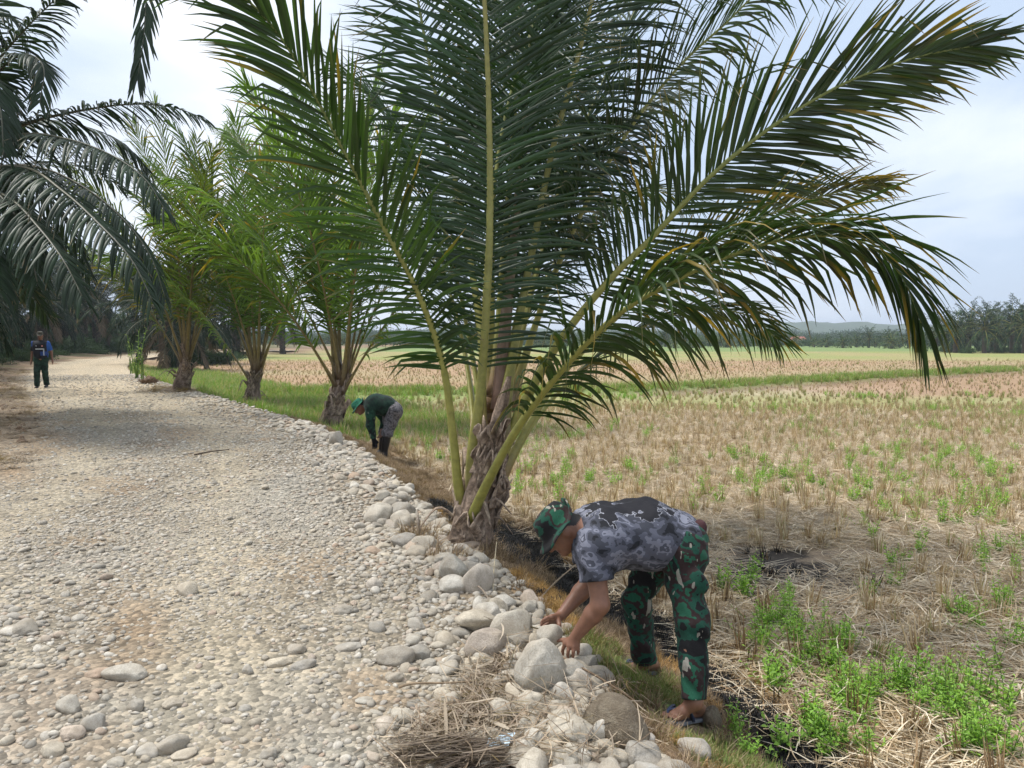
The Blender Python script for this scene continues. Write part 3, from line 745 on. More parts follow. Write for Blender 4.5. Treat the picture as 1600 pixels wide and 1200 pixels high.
coconut(283, 610, 'coconut palm nearest the road bend, with yellowing fronds', 23,
    [(-85, 68, 6.0, 70, 0), (-70, 78, 6.4, 50, 0), (0, 84, 6.6, 22, 0), (80, 78, 6.4, 45, 0), (95, 64, 5.4, 80, 0), (-140, 70, 5.8, 65, 0), (140, 74, 6.0, 55, 0), (40, 72, 5.8, 60, 0), (-30, 74, 5.8, 55, 0),
     (180, 82, 6.6, 30, 0), (-100, 58, 5.0, 85, 0), (-90, 84, 6.6, 30, 0), (90, 85, 6.6, 30, 0)],
    h=1.6, r=0.225, lean=(0.30, 0), yel=0.22, n=72, segs=3, green=(0.09, 0.13, 0.024))

# ---------------------------------------------------------------- oil palms
OG = (0.021, 0.040, 0.019)
def oil_trunk(root, rs, h, r=0.34, mat='bark', epi=True):
    zz = np.linspace(-0.2, h, max(10, int(h * 9))); a = np.linspace(0, 2 * np.pi, 22, endpoint=False); A, ZZ = np.meshgrid(a, zz)
    tex = np.abs(np.sin(ZZ * 9 + A * 3)) * np.abs(np.sin(ZZ * 9 - A * 3)); nz = fbm(A * 2, ZZ * 3 + rs.uniform(0, 50), 5, 4)
    R = r * (np.interp(zz, [0, 0.4, h], [1.25, 1.0, 1.15])[:, None] * (0.8 + 0.35 * tex + 0.3 * (nz - 0.5)))
    V = np.stack([R * np.cos(A), R * np.sin(A), ZZ], -1).reshape(-1, 3); k = 22
    i, j = np.meshgrid(np.arange(len(zz) - 1), np.arange(k), indexing='ij')
    F = np.stack([i * k + j, i * k + (j + 1) % k, (i + 1) * k + (j + 1) % k, (i + 1) * k + j], -1).reshape(-1, 4)
    C = lerp((0.045, 0.038, 0.030), (0.13, 0.105, 0.075), sstep(0.3, 0.75, nz.ravel() * 0.6 + tex.ravel() * 0.4))
    mesh('trunk', V, F, M['bark'], root, col=C)
def oil_frond(el, length, bend, seed, n=70, segs=4, L=0.85, w=0.045, droop=1.3, green=OG, dead=False):
    r_ = np.random.RandomState(seed)
    return frond(arc(90, el, length, bend, n=9), r_, twist=(r_.uniform(-12, 12), r_.uniform(-30, 30)), n=n, L=L, w=w, droop=droop, vee=8, t0=0.16, a0=72, a1=25, segs=segs, r0=0.05, r1=0.006, sample=34,
                 green=(0.13, 0.095, 0.06) if dead else green, tipdry=0.25, jit=1.5, prof=(0.4, 1.0, 0.45), rcol=((0.10, 0.08, 0.05), (0.12, 0.11, 0.05), (0.08, 0.085, 0.045)))
# the big one at the left whose leaves reach over the road
rs = np.random.RandomState(31)
ob = np.array([-10.6, 13.4, 0.0]); ob[2] = HG(ob[0], ob[1])
big = empty('oil_palm', ob)
tag(big, 'big dark oil palm whose long drooping fronds reach over the road from the left', 'palm tree', 'oil palms left of the road')
oil_trunk(big, rs, 2.9, 0.38)
def big_frond(pts, **kw):
    P = np.array([W(*p) for p in pts]) - ob
    a = dict(n=100, L=0.9, w=0.05, droop=2.2, vee=-8, t0=0.10, a0=76, a1=34, segs=5, r0=0.05, r1=0.007, green=OG, tipdry=0.25, jit=0.9, prof=(0.45, 1.0, 0.45), rcol=((0.10, 0.08, 0.05), (0.11, 0.10, 0.055), (0.09, 0.09, 0.06)))
    a.update(kw)
    return frond(P, rs, **a)
heart = (-100, 372, 13.2)
OF = [
 [(-90, 330, 13.2), (-40, 245, 13.0), (30, 198, 12.7), (110, 176, 12.4), (200, 163, 12.1), (270, 168, 11.9), (322, 186, 11.8)],
 [(-90, 340, 13.2), (-40, 255, 12.6), (30, 212, 12.0), (100, 216, 11.5), (170, 240, 11.1), (225, 278, 10.8), (256, 325, 10.7)],
 [(-90, 350, 13.2), (-30, 272, 12.2), (40, 262, 11.4), (100, 300, 10.8), (155, 350, 10.3), (205, 405, 10.0), (238, 470, 9.9)],
 [(-95, 350, 13.2), (-40, 295, 12.0), (15, 310, 11.0), (60, 355, 10.4), (98, 405, 10.0), (128, 462, 9.8)],
 [(-90, 345, 13.4), (-20, 268, 13.4), (60, 262, 13.3), (130, 292, 13.1), (190, 340, 12.9), (235, 400, 12.8), (258, 465, 12.7)],
 [(-95, 330, 13.2), (-60, 200, 13.0), (-10, 105, 12.8), (40, 45, 12.6), (80, 5, 12.4), (125, -40, 12.3)],
 [(-95, 330, 13.2), (-50, 190, 12.6), (0, 110, 12.2), (40, 85, 11.9), (68, 105, 11.7), (62, 160, 11.6)],
 [(-95, 320, 13.0), (-40, 60, 12.4), (40, -130, 11.6), (130, -190, 11.0), (200, -140, 10.6), (226, -50, 10.4), (226, 40, 10.3), (216, 118, 10.2)],
 [(-95, 355, 13.2), (-70, 320, 12.0), (-40, 350, 11.2), (-15, 400, 10.8), (0, 455, 10.6)],
 [(-95, 345, 13.4), (-50, 275, 14.2), (10, 270, 15.0), (70, 305, 15.6), (110, 360, 16.0), (140, 425, 16.2)],
 [(-95, 345, 13.4), (-60, 290, 14.6), (0, 295, 15.4), (40, 340, 16.0), (65, 400, 16.4)],
 [(-95, 330, 13.4), (-70, 170, 13.8), (-40, 60, 14.0), (-5, 20, 14.0), (30, 40, 14.0), (50, 100, 14.0)],
 [(-95, 340, 13.4), (-40, 235, 14.0), (40, 190, 14.6), (120, 195, 15.0), (190, 222, 15.3), (235, 270, 15.5)],
 [(-95, 350, 13.2), (-60, 292, 12.2), (-20, 290, 11.4), (20, 330, 10.8), (45, 385, 10.5), (58, 440, 10.4)],
 [(-95, 330, 13.2), (-80, 200, 12.4), (-50, 120, 11.8), (-20, 120, 11.4), (0, 170, 11.2), (5, 230, 11.1)],
]
for q, pts in enumerate(OF):
    kw = {}
    if q == 0: kw = dict(twist=(10, 25), L=0.62, droop=1.5)
    if q in (6, 5): kw = dict(L=0.75, droop=1.6)
    if q == 7: kw = dict(S0=(1, 0, 0), twist=(0, 10), L=0.9, droop=0.9, a0=60, a1=16, n=120, vee=0)
    add_frond(big, big_frond(pts, **kw), M['oil_leaf'])
for q, (az, el, ln, bd) in enumerate([(-90, 60, 5, 90), (-60, 45, 5, 100), (-120, 30, 5, 90), (180, 55, 5, 95), (-20, 55, 5, 95), (30, 60, 5, 90), (200, 20, 4.5, 85), (-80, 78, 5, 60), (150, 10, 3.2, 55), (10, 5, 3.4, 55)]):
    add_frond(big, frond(arc(az, el, ln, bd, (0, 0, 2.8)), rs, twist=(-10, 20), n=64, L=0.85, w=0.05, droop=1.3, vee=6, t0=0.14, a0=72, a1=28, segs=3, r0=0.05, green=OG, jit=1.5, rcol=((0.10, 0.08, 0.05), (0.11, 0.10, 0.055), (0.09, 0.09, 0.06))), M['oil_leaf'])

# grove: copies that share four leaf shapes
grove_fr = []
for k, (el, ln, bd, dead) in enumerate([(78, 5.2, 55, 0), (58, 5.4, 85, 0), (35, 5.4, 95, 0), (8, 5.0, 85, 0), (-25, 4.4, 55, 0), (-45, 4.0, 40, 1)]):
    fr = oil_frond(el, ln, bd, 40 + k, n=56, segs=3, dead=bool(dead), green=(0.014, 0.029, 0.012), w=0.06)
    (rV, rF, rC), LV, C = fr
    grove_fr.append((mesh_data('frond', rV, [np.asarray(q) for q in rF], M['petiole'], col=rC), leaflets_mesh('leaflets', LV, C, M['grove_leaf'])))
def oil_palm(xy, h, label, group, seed, levels=((0, 5), (1, 7), (2, 8), (3, 8), (4, 6), (5, 4)), scale=1.0):
    rs = np.random.RandomState(seed); b = (xy[0], xy[1], HG(*xy))
    root = empty('oil_palm', b, rs.uniform(0, 6.28)); tag(root, label, 'palm tree', group)
    oil_trunk(root, rs, h, 0.36)
    az = 0
    for k, cnt in levels:
        for q in range(cnt):
            az += 137.5 + rs.uniform(-15, 15)
            o = link('frond', grove_fr[k][0], root); l = link('leaflets', grove_fr[k][1], o); l["kind"] = "stuff"
            o.location = (0, 0, h - 0.15); o.rotation_euler = (rs.uniform(-0.1, 0.1), rs.uniform(-0.12, 0.12), rad(az)); o.scale = (scale * rs.uniform(0.85, 1.1),) * 3
    return root
grove = [(-17.5, 19.5, 3.2), (-21.5, 27.0, 3.6), (-27.0, 35.5, 3.8), (-24.5, 21.0, 3.4), (-33.0, 45.0, 4.0), (-31.0, 31.0, 3.6), (-38.5, 56.0, 4.2), (-42.0, 68.0, 4.3), (-44.5, 52.0, 4.0), (-20.5, 46.0, 3.4), (-24.0, 58.0, 4.0),
         (-36.0, 88.0, 4.6), (-41.0, 92.0, 5.0), (-29.0, 80.0, 4.4), (-48.0, 82.0, 4.6), (-31.5, 98.0, 5.0), (-45, 80, 7.0), (-53, 90, 7.6), (-50, 101, 8.0), (-46, 96, 7.4), (-58, 100, 8.0), (-41.5, 76, 5.0), (-55, 75, 6.5), (-39.5, 64, 4.6), (-62, 92, 7.4), (-30, 38.5, 3.2), (-25, 29.5, 3.0), (-34.5, 50, 3.6), (-44, 108, 8.5), (-38, 104, 8.0)]
for q, (gx_, gy_, gh) in enumerate(grove):
    s_ = float(lateral(gx_, gy_))
    if -RW - 0.9 < s_ < 0.9:                        # keep the carriageway clear
        gx_ += (0.9 - s_ + 0.6) * 1.2 if s_ > -RW / 2 else -(s_ + RW + 1.5) * 1.2
    lab = {0: 'oil palm in the grove just behind the walking man', 9: 'oil palm right of the road bend with a dark mossy trunk'}.get(q, 'dark oil palm standing in the shaded grove around the road bend')
    oil_palm((gx_, gy_), gh, lab, 'oil palms left of the road', 60 + q)
# ================================================================ small growth and litter
def blades(rs, n, base_r, hmin, hmax, lean, w, cols, curve=0.3, segs=2, z0=0.0, flat=False):
    """n thin strips; cols = list of (colour, weight)"""
    a = rs.uniform(0, 2 * np.pi, n); r = base_r * np.sqrt(rs.rand(n))
    B = np.stack([r * np.cos(a), r * np.sin(a), np.full(n, z0)], 1)
    ln = rs.uniform(hmin, hmax, n); az = rs.uniform(0, 2 * np.pi, n) if flat else a + rs.normal(0, 0.9, n)
    le = np.abs(rs.normal(0, lean, n)) if not flat else np.pi / 2 - np.abs(rs.normal(0, 0.10, n))
    if flat: B[:, 2] += np.abs(rs.normal(0, 0.022, n))
    hd = np.stack([np.cos(az), np.sin(az), np.zeros(n)], 1)
    d0 = hd * np.sin(le)[:, None] + UP * np.cos(le)[:, None]
    pts = [B]; cur = B; bend = rs.normal(0, curve, n) if flat else np.abs(rs.normal(0, curve, n))
    sidev = np.cross(hd, UP)
    for k in range(segs):
        d = nrm(d0 + ((sidev if flat else hd) * bend[:, None] + (np.array([0, 0, -0.12]) if flat else np.array([0, 0, -0.25]) * bend[:, None])) * (k / max(segs - 1, 1)) )
        cur = cur + d * (ln / segs)[:, None]; pts.append(cur)
    pts = np.stack(pts, 1)
    if flat: pts[:, :, 2] = np.maximum(pts[:, :, 2], 0.004)
    wv = nrm(np.cross(d0, UP + 0.01) if flat else np.stack([-np.sin(az), np.cos(az), np.zeros(n)], 1))
    ww = np.interp(np.linspace(0, 1, segs + 1), [0, 0.6, 1], [1, 0.8, 0.25]) * w * 0.5
    ws = ww[None] * rs.uniform(0.6, 1.4, n)[:, None]
    V = np.stack([pts + wv[:, None] * ws[..., None], pts - wv[:, None] * ws[..., None]], 2).reshape(-1, 3)
    f = np.array([(2 * k, 2 * k + 1, 2 * k + 3, 2 * k + 2) for k in range(segs)])
    F = (f[None] + (np.arange(n) * (segs + 1) * 2)[:, None, None]).reshape(-1, 4)
    wts = np.array([c[1] for c in cols], float); pk = rs.choice(len(cols), n, p=wts / wts.sum())
    C = np.array([c[0] for c in cols])[pk] * rs.uniform(0.75, 1.25, (n, 1))
    return V, F, np.repeat(C, (segs + 1) * 2, 0)
TAN, PALE, BRN, DRK, OLV = (0.45, 0.345, 0.225), (0.66, 0.57, 0.44), (0.29, 0.19, 0.105), (0.13, 0.085, 0.05), (0.22, 0.25, 0.08)
BLK = (0.018, 0.018, 0.02)
def proto_set(name, mats, gen, n, seed):
    out = []
    for k in range(n):
        b = Buf(); gen(np.random.RandomState(seed + k), b); out.append(b.data(name, mats, smooth=False))
    return out
def g_stub(rs, b):
    b.add(*blades(rs, 34, 0.05, 0.14, 0.30, 0.14, 0.008, [(TAN, 4), (BRN, 3), (PALE, 1), (OLV, 0.6)], 0.2))
    b.add(*blades(rs, 12, 0.09, 0.08, 0.25, 0.7, 0.007, [(TAN, 3), (PALE, 3)], 0.6))
def g_stubdark(rs, b):
    b.add(*blades(rs, 30, 0.045, 0.10, 0.30, 0.12, 0.009, [(BRN, 3), (DRK, 3), (TAN, 1.5)], 0.15))
def g_stubgreen(rs, b):
    b.add(*blades(rs, 24, 0.05, 0.14, 0.28, 0.14, 0.008, [(TAN, 4), (BRN, 2)], 0.2))
    b.add(*blades(rs, 18, 0.06, 0.18, 0.38, 0.3, 0.009, [((0.17, 0.28, 0.06), 1), (OLV, 1)], 0.5))
def g_stubblack(rs, b):
    b.add(*blades(rs, 26, 0.05, 0.05, 0.16, 0.35, 0.009, [(BLK, 4), (DRK, 1)], 0.4))
def g_litter(rs, b):
    b.add(*blades(rs, 110, 0.34, 0.08, 0.34, 0, 0.0068, [(PALE, 4), (TAN, 4), (BRN, 1.2)], 0.35, 3, flat=True))
def g_tuft(rs, b):
    b.add(*blades(rs, 110, 0.09, 0.05, 0.14, 0.75, 0.004, [((0.27, 0.195, 0.13), 3), ((0.22, 0.155, 0.10), 3), (DRK, 1.3), (TAN, 1)], 0.9))
def g_tuftgreen(rs, b):
    b.add(*blades(rs, 110, 0.09, 0.04, 0.11, 0.6, 0.004, [((0.15, 0.21, 0.05), 4), ((0.24, 0.24, 0.09), 3), (BRN, 1.5), (TAN, 1)], 0.8))
def g_tuftgold(rs, b):
    b.add(*blades(rs, 110, 0.09, 0.03, 0.09, 0.7, 0.004, [((0.50, 0.32, 0.13), 3), ((0.38, 0.23, 0.09), 3)], 0.8))
def g_tuftblack(rs, b):
    b.add(*blades(rs, 80, 0.09, 0.02, 0.06, 0.8, 0.005, [(BLK, 5), ((0.06, 0.055, 0.05), 1)], 0.8))
def g_grass(rs, b):
    b.add(*blades(rs, 60, 0.14, 0.10, 0.30, 0.35, 0.007, [((0.15, 0.27, 0.05), 4), ((0.22, 0.30, 0.07), 2), (TAN, 1)], 0.6))
def g_fibre(rs, b):
    b.add(*blades(rs, 60, 0.16, 0.10, 0.30, 0, 0.007, [((0.26, 0.20, 0.145), 3), ((0.36, 0.29, 0.21), 2), (DRK, 1)], 0.5, 3, flat=True))
def leaf_quads(rs, P, D, ln, wd, C):
    """folded pointed leaves at P along D"""
    n = len(P); sd = nrm(np.cross(D, UP + rs.normal(0, 0.3, (n, 3)))); nn = np.cross(sd, D)
    V = np.stack([P, P + D * (ln * 0.5)[:, None] + sd * (wd * 0.5)[:, None] + nn * (wd * 0.15)[:, None], P + D * ln[:, None] - UP * (ln * 0.12)[:, None], P + D * (ln * 0.5)[:, None] - sd * (wd * 0.5)[:, None] + nn * (wd * 0.15)[:, None]], 1)
    f = np.array([(0, 1, 2), (0, 2, 3)])
    return V.reshape(-1, 3), (f[None] + (np.arange(n) * 4)[:, None, None]).reshape(-1, 3), np.repeat(C, 4, 0)
def g_weed(rs, b, stems=9, h=0.26, spread=0.5, ll=0.05, green=((0.20, 0.38, 0.06), (0.33, 0.52, 0.10))):
    for s_ in range(stems):
        az = rs.uniform(0, 6.28); le = abs(rs.normal(0, spread)); hh = h * rs.uniform(0.5, 1.1)
        d = np.array([math.sin(le) * math.cos(az), math.sin(le) * math.sin(az), math.cos(le)]); p0 = np.array([rs.normal(0, 0.03), rs.normal(0, 0.03), 0])
        P = np.array([p0 + d * hh * t + UP * 0.03 * t * t for t in np.linspace(0, 1, 5)])
        V, F = tube(P, np.linspace(0.0035, 0.0015, 5) * (h / 0.26), 4, cap=False); b.add(V, F, (0.14, 0.24, 0.06))
        m = int(rs.randint(9, 15)); t = np.linspace(0.18, 1, m); base = p0 + d * hh * t[:, None] + UP * 0.03 * (t * t)[:, None]
        aa = np.arange(m) * 2.4 + rs.uniform(0, 6); el = rs.uniform(0.1, 0.9, m)
        D = np.stack([np.cos(aa) * np.cos(el), np.sin(aa) * np.cos(el), np.sin(el)], 1)
        ln = ll * rs.uniform(0.6, 1.2, m) * np.interp(t, [0, 0.7, 1], [1, 1, 0.6])
        b.add(*leaf_quads(rs, base, D, ln, ln * 0.45, lerp(green[0], green[1], rs.rand(m))))
def g_bush(rs, b, R=(1, 1, 0.8), n=1500, ll=0.11, cl=40, green=((0.02, 0.045, 0.013), (0.045, 0.09, 0.022))):  # greens lowered so the canopy's shade is in the leaf colour
    cc = nrm(rs.normal(0, 1, (cl, 3))) * (rs.rand(cl, 1) ** 0.35) * np.array(R); cc[:, 2] = np.abs(cc[:, 2])
    k = rs.randint(0, cl, n); P = cc[k] + rs.normal(0, 0.13, (n, 3)) * np.array(R); P[:, 2] = np.maximum(P[:, 2], 0.02)
    D = nrm(rs.normal(0, 1, (n, 3)) + nrm(P) * 0.8 + np.array([0, 0, -0.2])); ln = ll * rs.uniform(0.6, 1.3, n)
    tone = rs.rand(cl)[k] * 0.7 + rs.rand(n) * 0.3
    b.add(*leaf_quads(rs, P, D, ln, ln * 0.55, lerp(green[0], green[1], tone)))
    for q in range(7):
        e = cc[rs.randint(cl)]; V, F = tube(catmull([(0, 0, 0), e * 0.5 + rs.normal(0, 0.08, 3), e], 7), np.linspace(0.02, 0.005, 7), 5, cap=False); b.add(V, F, (0.09, 0.07, 0.045))
PR = {}
for nm, mat, gen, k, seed in [('stub', 'straw', g_stub, 6, 100), ('stubdark', 'straw', g_stubdark, 4, 110), ('stubgreen', 'straw', g_stubgreen, 4, 120), ('stubblack', 'straw', g_stubblack, 3, 130), ('litter', 'straw', g_litter, 6, 140),
        ('tuft', 'straw', g_tuft, 4, 150), ('tuftgreen', 'straw', g_tuftgreen, 4, 160), ('tuftgold', 'straw', g_tuftgold, 3, 170), ('tuftblack', 'straw', g_tuftblack, 3, 180), ('grass', 'weed', g_grass, 4, 190), ('weed', 'weed', g_weed, 6, 200), ('bush', 'bush', g_bush, 4, 210), ('fibre', 'straw', g_fibre, 4, 220)]:
    PR[nm] = proto_set(nm, M[mat], gen, k, seed)
def scat(name, nm, pts, rs, s0, s1, tilt=0.12, label=None, cat=None, zs=0.0):
    n = len(pts); pts = np.array(pts); pts[:, 2] += zs
    rot = np.stack([rs.normal(0, tilt, n), rs.normal(0, tilt, n), rs.uniform(0, 6.28, n)], 1)
    c = bpy.data.collections.get('proto_' + nm) or protos('proto_' + nm, PR[nm])
    return scatter(name, pts, rot, rs.uniform(s0, s1, n), rs.randint(0, len(PR[nm]), n), c, label, cat)
def on_ground(x, y): return np.stack([x, y, H(x, y)], 1)
def inview(x, y, m=60):
    px_, py_, d = pix(x, y, H(x, y)); return (d > 0.5) & (px_ > -m * 2) & (px_ < 1600 + m * 2) & (py_ < 1200 + m * 3)

# ---- stubble in planted rows
rs = np.random.RandomState(301)
def grid(x0, x1, y0, y1, dx, dy, jit, rs, ang=0.35):
    nx_, ny_ = int((x1 - x0) / dx), int((y1 - y0) / dy)
    X, Y = np.meshgrid(np.arange(nx_), np.arange(ny_)); X = x0 + (X.ravel() + 0.5) * dx; Y = y0 + (Y.ravel() + 0.5) * dy
    X = X + rs.normal(0, jit * dx, len(X)); Y = Y + rs.normal(0, jit * dy, len(Y))
    cx, cy = (x0 + x1) / 2, (y0 + y1) / 2
    return cx + (X - cx) * math.cos(ang) - (Y - cy) * math.sin(ang), cy + (X - cx) * math.sin(ang) + (Y - cy) * math.cos(ang)
x, y = grid(-14, 22, -8, 34, 0.25, 0.22, 0.16, rs)
s_ = lateral(x, y); k = (s_ > 1.15) & (y > 2.2) & (y < 22) & inview(x, y); x, y, s_ = x[k], y[k], s_[k]
dens = fbm(x * 0.5, y * 0.5, 61, 3) ; bm_ = burn_mask(x, y)
keep = rs.rand(len(x)) < np.where(s_ < 1.9, 0.95, np.clip(0.25 + 1.3 * sstep(6, 12, y) + 1.1 * (dens - 0.45), 0.25, 0.95))
x, y, s_, bm_ = x[keep], y[keep], s_[keep], bm_[keep]
kind = np.where(bm_ > 0.45, 3, np.where((s_ < 1.9) & (y < 7.5), 1, np.where(rs.rand(len(x)) < np.clip(0.03 + 0.14 * sstep(9, 16, y), 0, 1) * (0.4 + 1.2 * sstep(0.42, 0.6, fbm(x * 0.3, y * 0.3, 62))), 2, 0)))
P = on_ground(x, y)
px_, py_, dp = pix(P[:, 0], P[:, 1], P[:, 2])
near = np.argsort(dp + 99 * ((px_ < 0) | (px_ > 1600) | (py_ > 1200)))[:260]
isnear = np.zeros(len(x), bool); isnear[near] = True
stub_label = {0: 'pale cut rice stubble clump in the straw', 1: 'dark brown rice stubble clump at the verge foot', 2: 'rice stubble clump with green regrowth', 3: 'blackened burnt rice stubble clump'}
for q in near:                                     # the nearest clumps one by one
    kk = int(kind[q]); nm = ('stub', 'stubdark', 'stubgreen', 'stubblack')[kk]
    o = link('stubble_clump', PR[nm][rs.randint(len(PR[nm]))])
    o.location = P[q]; o.rotation_euler = (rs.normal(0, 0.12), rs.normal(0, 0.12), rs.uniform(0, 6.28)); o.scale = (rs.uniform(0.6, 1.0),) * 3
    pl_ = 'by the verge at the bottom' if dp[q] < 4 else ('right of the bending man' if px_[q] > 1120 else ('behind the bending man' if px_[q] > 850 else 'beside the big palm'))
    tag(o, stub_label[kk] + ', ' + pl_, 'stubble', ('pale stubble clumps', 'dark stubble clumps by the verge', 'regrowing stubble clumps', 'burnt stubble clumps')[kk] + ' ' + pl_)
for kk, nm in enumerate(('stub', 'stubdark', 'stubgreen', 'stubblack')):
    q = (kind == kk) & ~isnear
    if q.any(): scat('stubble', nm, P[q], rs, 0.45, 0.85, label='rice stubble of the harvested field', cat='stubble')
# farther rows, sparser
x, y = grid(-45, 75, -20, 95, 0.40, 0.34, 0.45, rs)
s_ = lateral(x, y); k = (s_ > 1.2) & (y >= 22) & (y < 70) & inview(x, y, 20) & (rs.rand(len(x)) < np.clip(1.25 - y / 75, 0.25, 1)); x, y = x[k], y[k]
P = on_ground(x, y); gz = (np.abs(bund_d(x, y)) < 0.9) | (rs.rand(len(x)) < 0.05) | ((y < 26.5) & (rs.rand(len(x)) < 0.2))
brn_ = (y > 22) & ~gz & (rs.rand(len(x)) < 0.35)
scat('stubble', 'stub', P[~gz & ~brn_], rs, 0.35, 0.6, label='rice stubble of the far plots', cat='stubble')
scat('stubble', 'stubdark', P[brn_], rs, 0.3, 0.5, label='brown rice stubble of the far plots', cat='stubble')
scat('stubble', 'stubgreen', P[gz], rs, 0.6, 0.95, label='green regrowth on the far bunds', cat='stubble')

# ---- straw lying between the stubble
x = rs.uniform(-3, 16, 16000); y = rs.uniform(2.2, 20, 16000); s_ = lateral(x, y)
k = (s_ > 1.15) & inview(x, y) & (rs.rand(len(x)) < np.clip(1.3 - y / 20, 0.2, 1)) & (burn_mask(x, y) < 0.62) & (fbm(x * 0.6, y * 0.6, 65, 3) > 0.33); x, y = x[k], y[k]
scat('straw_litter', 'litter', on_ground(x, y), rs, 0.6, 1.25, 0.06, 'pale straw strewn over the field', 'straw', zs=0.006)

# ---- verge: dry matted grass, live grass, scorched stubble
x = rs.uniform(-6, 3.0, 60000); y = rs.uniform(2.0, 15, 60000); s_ = lateral(x, y)
feet = np.minimum(np.hypot(x - 0.76, y - 3.36), np.hypot(x - 0.64, y - 3.85)); fronts = np.hypot((x - 0.74) / 0.9, y - 3.18)
k = (s_ > 0.12) & (s_ < 1.35) & (feet > 0.15) & (fronts > 0.16) & inview(x, y) & (rs.rand(len(x)) < np.clip(1.1 - y / 20, 0.2, 1)); x, y, s_ = x[k], y[k], s_[k]
bm_, gz = burn_mask(x, y), green_zone(x, y); gold = sstep(0.50, 0.57, fbm(x * 1.7, y * 1.7, 73, 3)) * (s_ > 0.15) * (y < 7.5) * (y > 4.0) + sstep(0.56, 0.62, fbm(x * 1.7, y * 1.7, 73, 3)) * (y <= 4.0) * (s_ > 0.3)
r_ = rs.rand(len(x)); P = on_ground(x, y)
kb = bm_ > 0.4; kg = ~kb & (r_ < gz * 1.1); ko = ~kb & ~kg & (r_ < gold); kt = ~kb & ~kg & ~ko
scat('scorched_grass', 'tuftblack', P[kb], rs, 0.5, 0.9, 0.3, 'charred grass along the foot of the verge', 'grass')
scat('verge_grass', 'tuftgreen', P[kg], rs, 0.4, 0.8, 0.3, 'short green grass on the verge beside the bending man', 'grass')
scat('scorched_grass', 'tuftgold', P[ko], rs, 0.4, 0.8, 0.3, 'singed golden grass on the verge', 'grass')
kd = kt & (rs.rand(len(x)) < 0.7)
scat('dry_grass', 'tuft', P[kd], rs, 0.3, 0.7, 0.4, 'matted dry brown grass on the verge', 'grass')
# bright grass by the far palms and along the bund
x = rs.uniform(-30, 30, 40000); y = rs.uniform(12, 50, 40000); s_ = lateral(x, y)
k = ((s_ > 0.2) & (s_ < 7) & (rs.rand(len(x)) < green_zone(x, y)) | ((np.abs(bund_d(x, y)) < 0.8) & (s_ > 2) & (rs.rand(len(x)) < 0.8))) & inview(x, y, 10)
scat('field_grass', 'grass', on_ground(x[k], y[k]), rs, 0.7, 1.3, 0.2, 'fresh green grass along the bunds and by the far palms', 'grass')

# ---- green weeds of the field, one by one
rs = np.random.RandomState(401)
patches = [(1215, 985, 55, 40, 16), (1300, 1035, 60, 35, 15), (1345, 1110, 50, 40, 13), (1320, 1170, 60, 30, 9), (1430, 1075, 55, 30, 11), (1470, 1130, 45, 30, 8), (1140, 930, 22, 15, 4), (1570, 875, 40, 25, 8), (1530, 1120, 40, 30, 6), (1390, 800, 60, 40, 10),
           (1250, 755, 70, 25, 12), (1120, 785, 40, 18, 7), (1420, 712, 70, 22, 10), (1540, 730, 50, 20, 7), (1385, 930, 20, 15, 2), (1500, 985, 60, 30, 6), (1575, 1010, 30, 40, 5), (1235, 1060, 40, 40, 6), (1430, 870, 40, 25, 4), (1270, 690, 60, 14, 5), (1180, 745, 60, 16, 6),
           (1560, 800, 40, 20, 5), (830, 680, 25, 15, 4), (700, 720, 30, 20, 4), (1500, 1185, 60, 20, 6), (1560, 1170, 40, 30, 5), (1150, 1180, 50, 15, 3), (960, 760, 40, 12, 3), (650, 690, 30, 12, 3), (1590, 940, 20, 25, 3)]
patch_words = ['dense clump just right of the bending man\'s legs', 'dense clump below the burnt patch', 'clump at the lower right beside the dark stubble', 'clump at the bottom edge right of the verge', 'clump in the straw right of the dense clumps', 'clump low in the frame among loose straw', 'small tuft close behind the man\'s knee', 'clump at the right edge level with the burnt patch', 'sparse clump near the bottom right', 'clump beyond the burnt patch',
    'broad patch behind the man\'s back', 'patch just above the man\'s hips', 'broad far patch right of the field centre', 'patch at the right edge of the mid field', 'lone pair right of the burnt patch', 'loose straw at right', 'right edge near the bottom', 'gap between the man\'s legs and the dense clump', 'straw right of the burnt patch', 'far stubble above the broad patch', 'strip left of the broad patch',
    'mid field at the right edge', 'stubble right of the big palm', 'stubble behind the big palm', 'bottom right corner', 'far bottom right corner', 'bottom of the verge slope', 'straw between the palm and the bending man', 'stubble between the crouched man and the big palm', 'right edge beside the dense clumps']
for (cx, cy, rx0, ry0, cnt), words in zip(patches, patch_words):
    for q in range(cnt):
        p = G(cx + rs.normal(0, rx0 * 0.6), cy + rs.normal(0, ry0 * 0.6))
        if float(lateral(p[0], p[1])) < 0.9 and cy < 1170: continue
        o = link('weed_plant', PR['weed'][rs.randint(6)]); o.location = p; o.rotation_euler = (rs.normal(0, .1), rs.normal(0, .1), rs.uniform(0, 6.28))
        o.scale = (rs.uniform(0.5, 0.9) * (0.6 if p[1] < 3.2 and p[0] < 1.4 else 1.0),) * 3
        tag(o, 'leafy bright green weed in the ' + words, 'weed', 'green weeds: ' + words)
x = rs.uniform(-4, 22, 5000); y = rs.uniform(6, 26, 5000); n_ = fbm(x * 0.45, y * 0.45, 83, 4); s_ = lateral(x, y)
k = (s_ > 1.5) & inview(x, y, 10) & (rs.rand(len(x)) < sstep(0.50, 0.66, n_) * 0.75)
scat('weeds', 'weed', on_ground(x[k], y[k]), rs, 0.45, 0.95, label='small green weeds scattered through the stubble', cat='weed')

